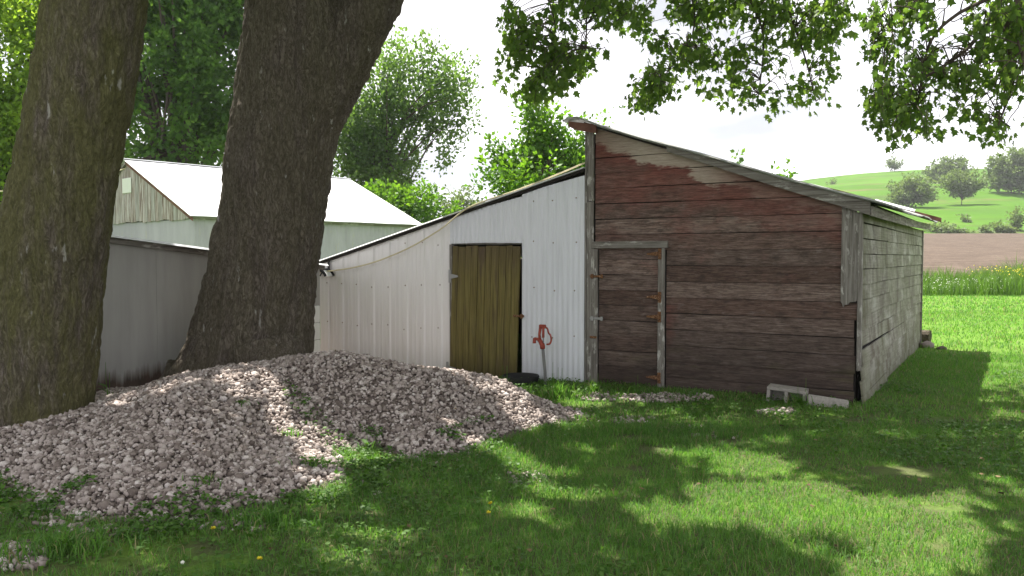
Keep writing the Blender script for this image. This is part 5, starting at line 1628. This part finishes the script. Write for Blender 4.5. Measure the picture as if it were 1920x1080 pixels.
weed('leafy weed in front of the hollow concrete block', 1497, 762, 70, .17, .07, 8, None, None, 2)
weed('small grassy weeds under the plank door sill of the red shed', 1195, 738, 60, .12, .16, 5, None, None, 1)
weed('small weed at the wall foot right of the door hinges', 1300, 745, 50, .12, .10, 5)
weed('small weed at the wall foot between door and concrete blocks', 1385, 752, 40, .12, .09, 4)
weed('upright dock leaves by the right foot of the gravel', 1020, 812, 20, .10, .05, 7)
weed('spreading broad-leaved weed at the end of the hollow in the gravel', 690, 835, 16, .16, .05, 9, None, .06)
weed('bright weed rooted on the upper gravel slope', 545, 762, 50, .10, .08, 6, None, .35)
weed('small pale weed rooted on the gravel left of centre', 452, 750, 30, .08, .06, 5, None, .35)
weed('low bright weed clump at the front edge of the gravel', 385, 935, 40, .09, .07, 6, None, .02)
weed('broad-leaved weed beside the gravel notch in front', 585, 890, 40, .13, .10, 8, None, .02)
weed('thick grass tuft in the bottom left corner of the lawn', 120, 1040, 420, .16, .20, 4)
weed('long grass tuft before the gravel left of centre', 500, 985, 360, .13, .22, 3)
weed('thin weed standing against the grey shed beside the mossy trunk', 205, 765, 6, .2, .03, 3, None, .15, 2)
weed('dark clump of broad leaves on the right lawn before the shed corner', 1410, 800, 50, .10, .15, 4)
# dandelions
def dandelion(label, px, py, h=.07, white=False):
    p = gpt(px, py); base = (p[0], p[1], float(ground_h(p[:1], p[1:2])[0]))
    t = thing('dandelion', label, 'flower', base, 0, 'dandelions in the lawn')
    mb = MB(); mb.tube([(0, 0, 0), (.004, 0, h * .5), (.006, .002, h)], [.002, .002, .002], 5); mb.build('stem', M_weed, t)
    if white:
        bm = bmesh.new(); bmesh.ops.create_icosphere(bm, subdivisions=2, radius=.008, matrix=Matrix.Translation((.006, .002, h + .01)))
        for v in bm.verts: v.co += v.normal * random.uniform(-.003, .004)
        obj_bm('seed_head', bm, M_white_fl, t)
    else:
        n = 26; a = rng.uniform(0, 6.28, n)
        V, F = leaves(np.tile([[.006, .002, h]], (n, 1)), np.stack([np.cos(a), np.sin(a), rng.uniform(.1, 1.4, n)], 1), np.tile([[0, 0, 1.0]], (n, 1)) + rng.normal(0, .1, (n, 3)), rng.uniform(.014, .02, n), TPD, TFD)
        obj_np('flower_head', V, F, M_yellow, t)
dandelion('yellow dandelion at the lower left of the lawn', 398, 1018)
dandelion('yellow dandelion nearest the bottom edge of the lawn', 484, 1076)
dandelion('small yellow dandelion in the middle of the shaded lawn', 914, 974, .05)
dandelion('small yellow dandelion a little above the middle one', 918, 955, .05)
dandelion('white dandelion seed head at the bottom edge of the lawn', 340, 1079, .05, True)
dandelion('white dandelion seed head before the olive plank door', 925, 728, .14, True)

# rough verge between lawn and field
n = 26000
x = rng.uniform(8, 46, n); y = rng.uniform(33.4, 40, n)
x2 = rng.uniform(-46, 8, 7000); y2 = rng.uniform(34, 40, 7000)
x = np.concatenate([x, x2]); y = np.concatenate([y, y2])
h = (.62 + .95 * n2(x * .55, y * .5, 200, 3)) * rng.uniform(.6, 1.25, len(x)) * (.6 + .6 * np.clip((x - 18) / 5, 0, 1))
g = blades(x, y, ground_h(x, y), h, np.full(len(x), .035), rng.uniform(.1, .7, len(x)), M_weed, 'tall_weeds')
tag(g, 'strip of tall pale weeds between the lawn and the ploughed field', 'weeds')
def flower_cloud(n, x0, x1, y0, y1, z0, z1, L, mat, name, label):
    x = rng.uniform(x0, x1, n); y = rng.uniform(y0, y1, n)
    k = n2(x * 1.2, y * 1.2, 210, 2) > .42
    x, y = x[k], y[k]
    P = np.stack([x, y, ground_h(x, y) + rng.uniform(z0, z1, len(x))], 1)
    V, F = leaves(P, rng.normal(0, 1, P.shape), np.array([0, 0, 1.0]) + rng.normal(0, .4, P.shape), L, TPD, TFD)
    o = obj_np(name, V, F, mat); tag(o, label, 'flowers', None, 'stuff')
flower_cloud(800, 21.3, 27, 34.5, 38.5, .75, 1.2, .08, M_yellow, 'yellow_flowers', 'yellow mustard blossom topping the tall weeds at the right')
flower_cloud(500, 15.5, 20.5, 33.4, 35, .15, .75, .05, M_white_fl, 'white_flowers', 'whitish blossom low in the tall weeds near the shed')

# dead leaves and twigs lying about
M_dead = Mat('dead_leaf'); M_dead = M_dead.surf(M_dead.ramp(M_dead.rand_island(), [(0, (.05, .03, .016)), (1, (.17, .12, .06))]), .9)
x, y = rng.uniform(-5, 6, 320), rng.uniform(3.8, 9.5, 320)
k = ~in_building(x, y); x, y = x[k], y[k]
P = np.stack([x, y, ground_h(x, y) + pile_h(x, y) + np.where(pile_h(x, y) > 0, .022, .035)], 1)
V, F = leaves(P, np.concatenate([rng.normal(0, 1, (len(x), 2)), rng.normal(0, .2, (len(x), 1))], 1), np.array([0, 0, 1.0]) + rng.normal(0, .4, P.shape), rng.uniform(.015, .045, len(x)), TPS, TFS)
o = obj_np('leaf_litter', V, F, M_dead); tag(o, 'brown dead leaves scattered over the gravel and lawn', 'leaf litter', None, 'stuff')

# ------------------------------------------------------------------ haze box added for the pale veil of lens flare
bm = bmesh.new(); add_box(bm, -1080, 1080, -60, 760, -4, 64)
hm = bpy.data.materials.new('haze'); hm.use_nodes = True
hm.node_tree.nodes.clear()
ho = hm.node_tree.nodes.new('ShaderNodeOutputMaterial'); hv = hm.node_tree.nodes.new('ShaderNodeVolumePrincipled')
hv.inputs['Color'].default_value = (.92, .95, 1, 1); hv.inputs['Density'].default_value = .0003
hm.node_tree.links.new(hv.outputs[0], ho.inputs['Volume'])
hz_o = obj_bm('haze', bm, hm); tag(hz_o, 'added thin haze volume paling the distance like camera flare', 'haze', None, 'stuff')
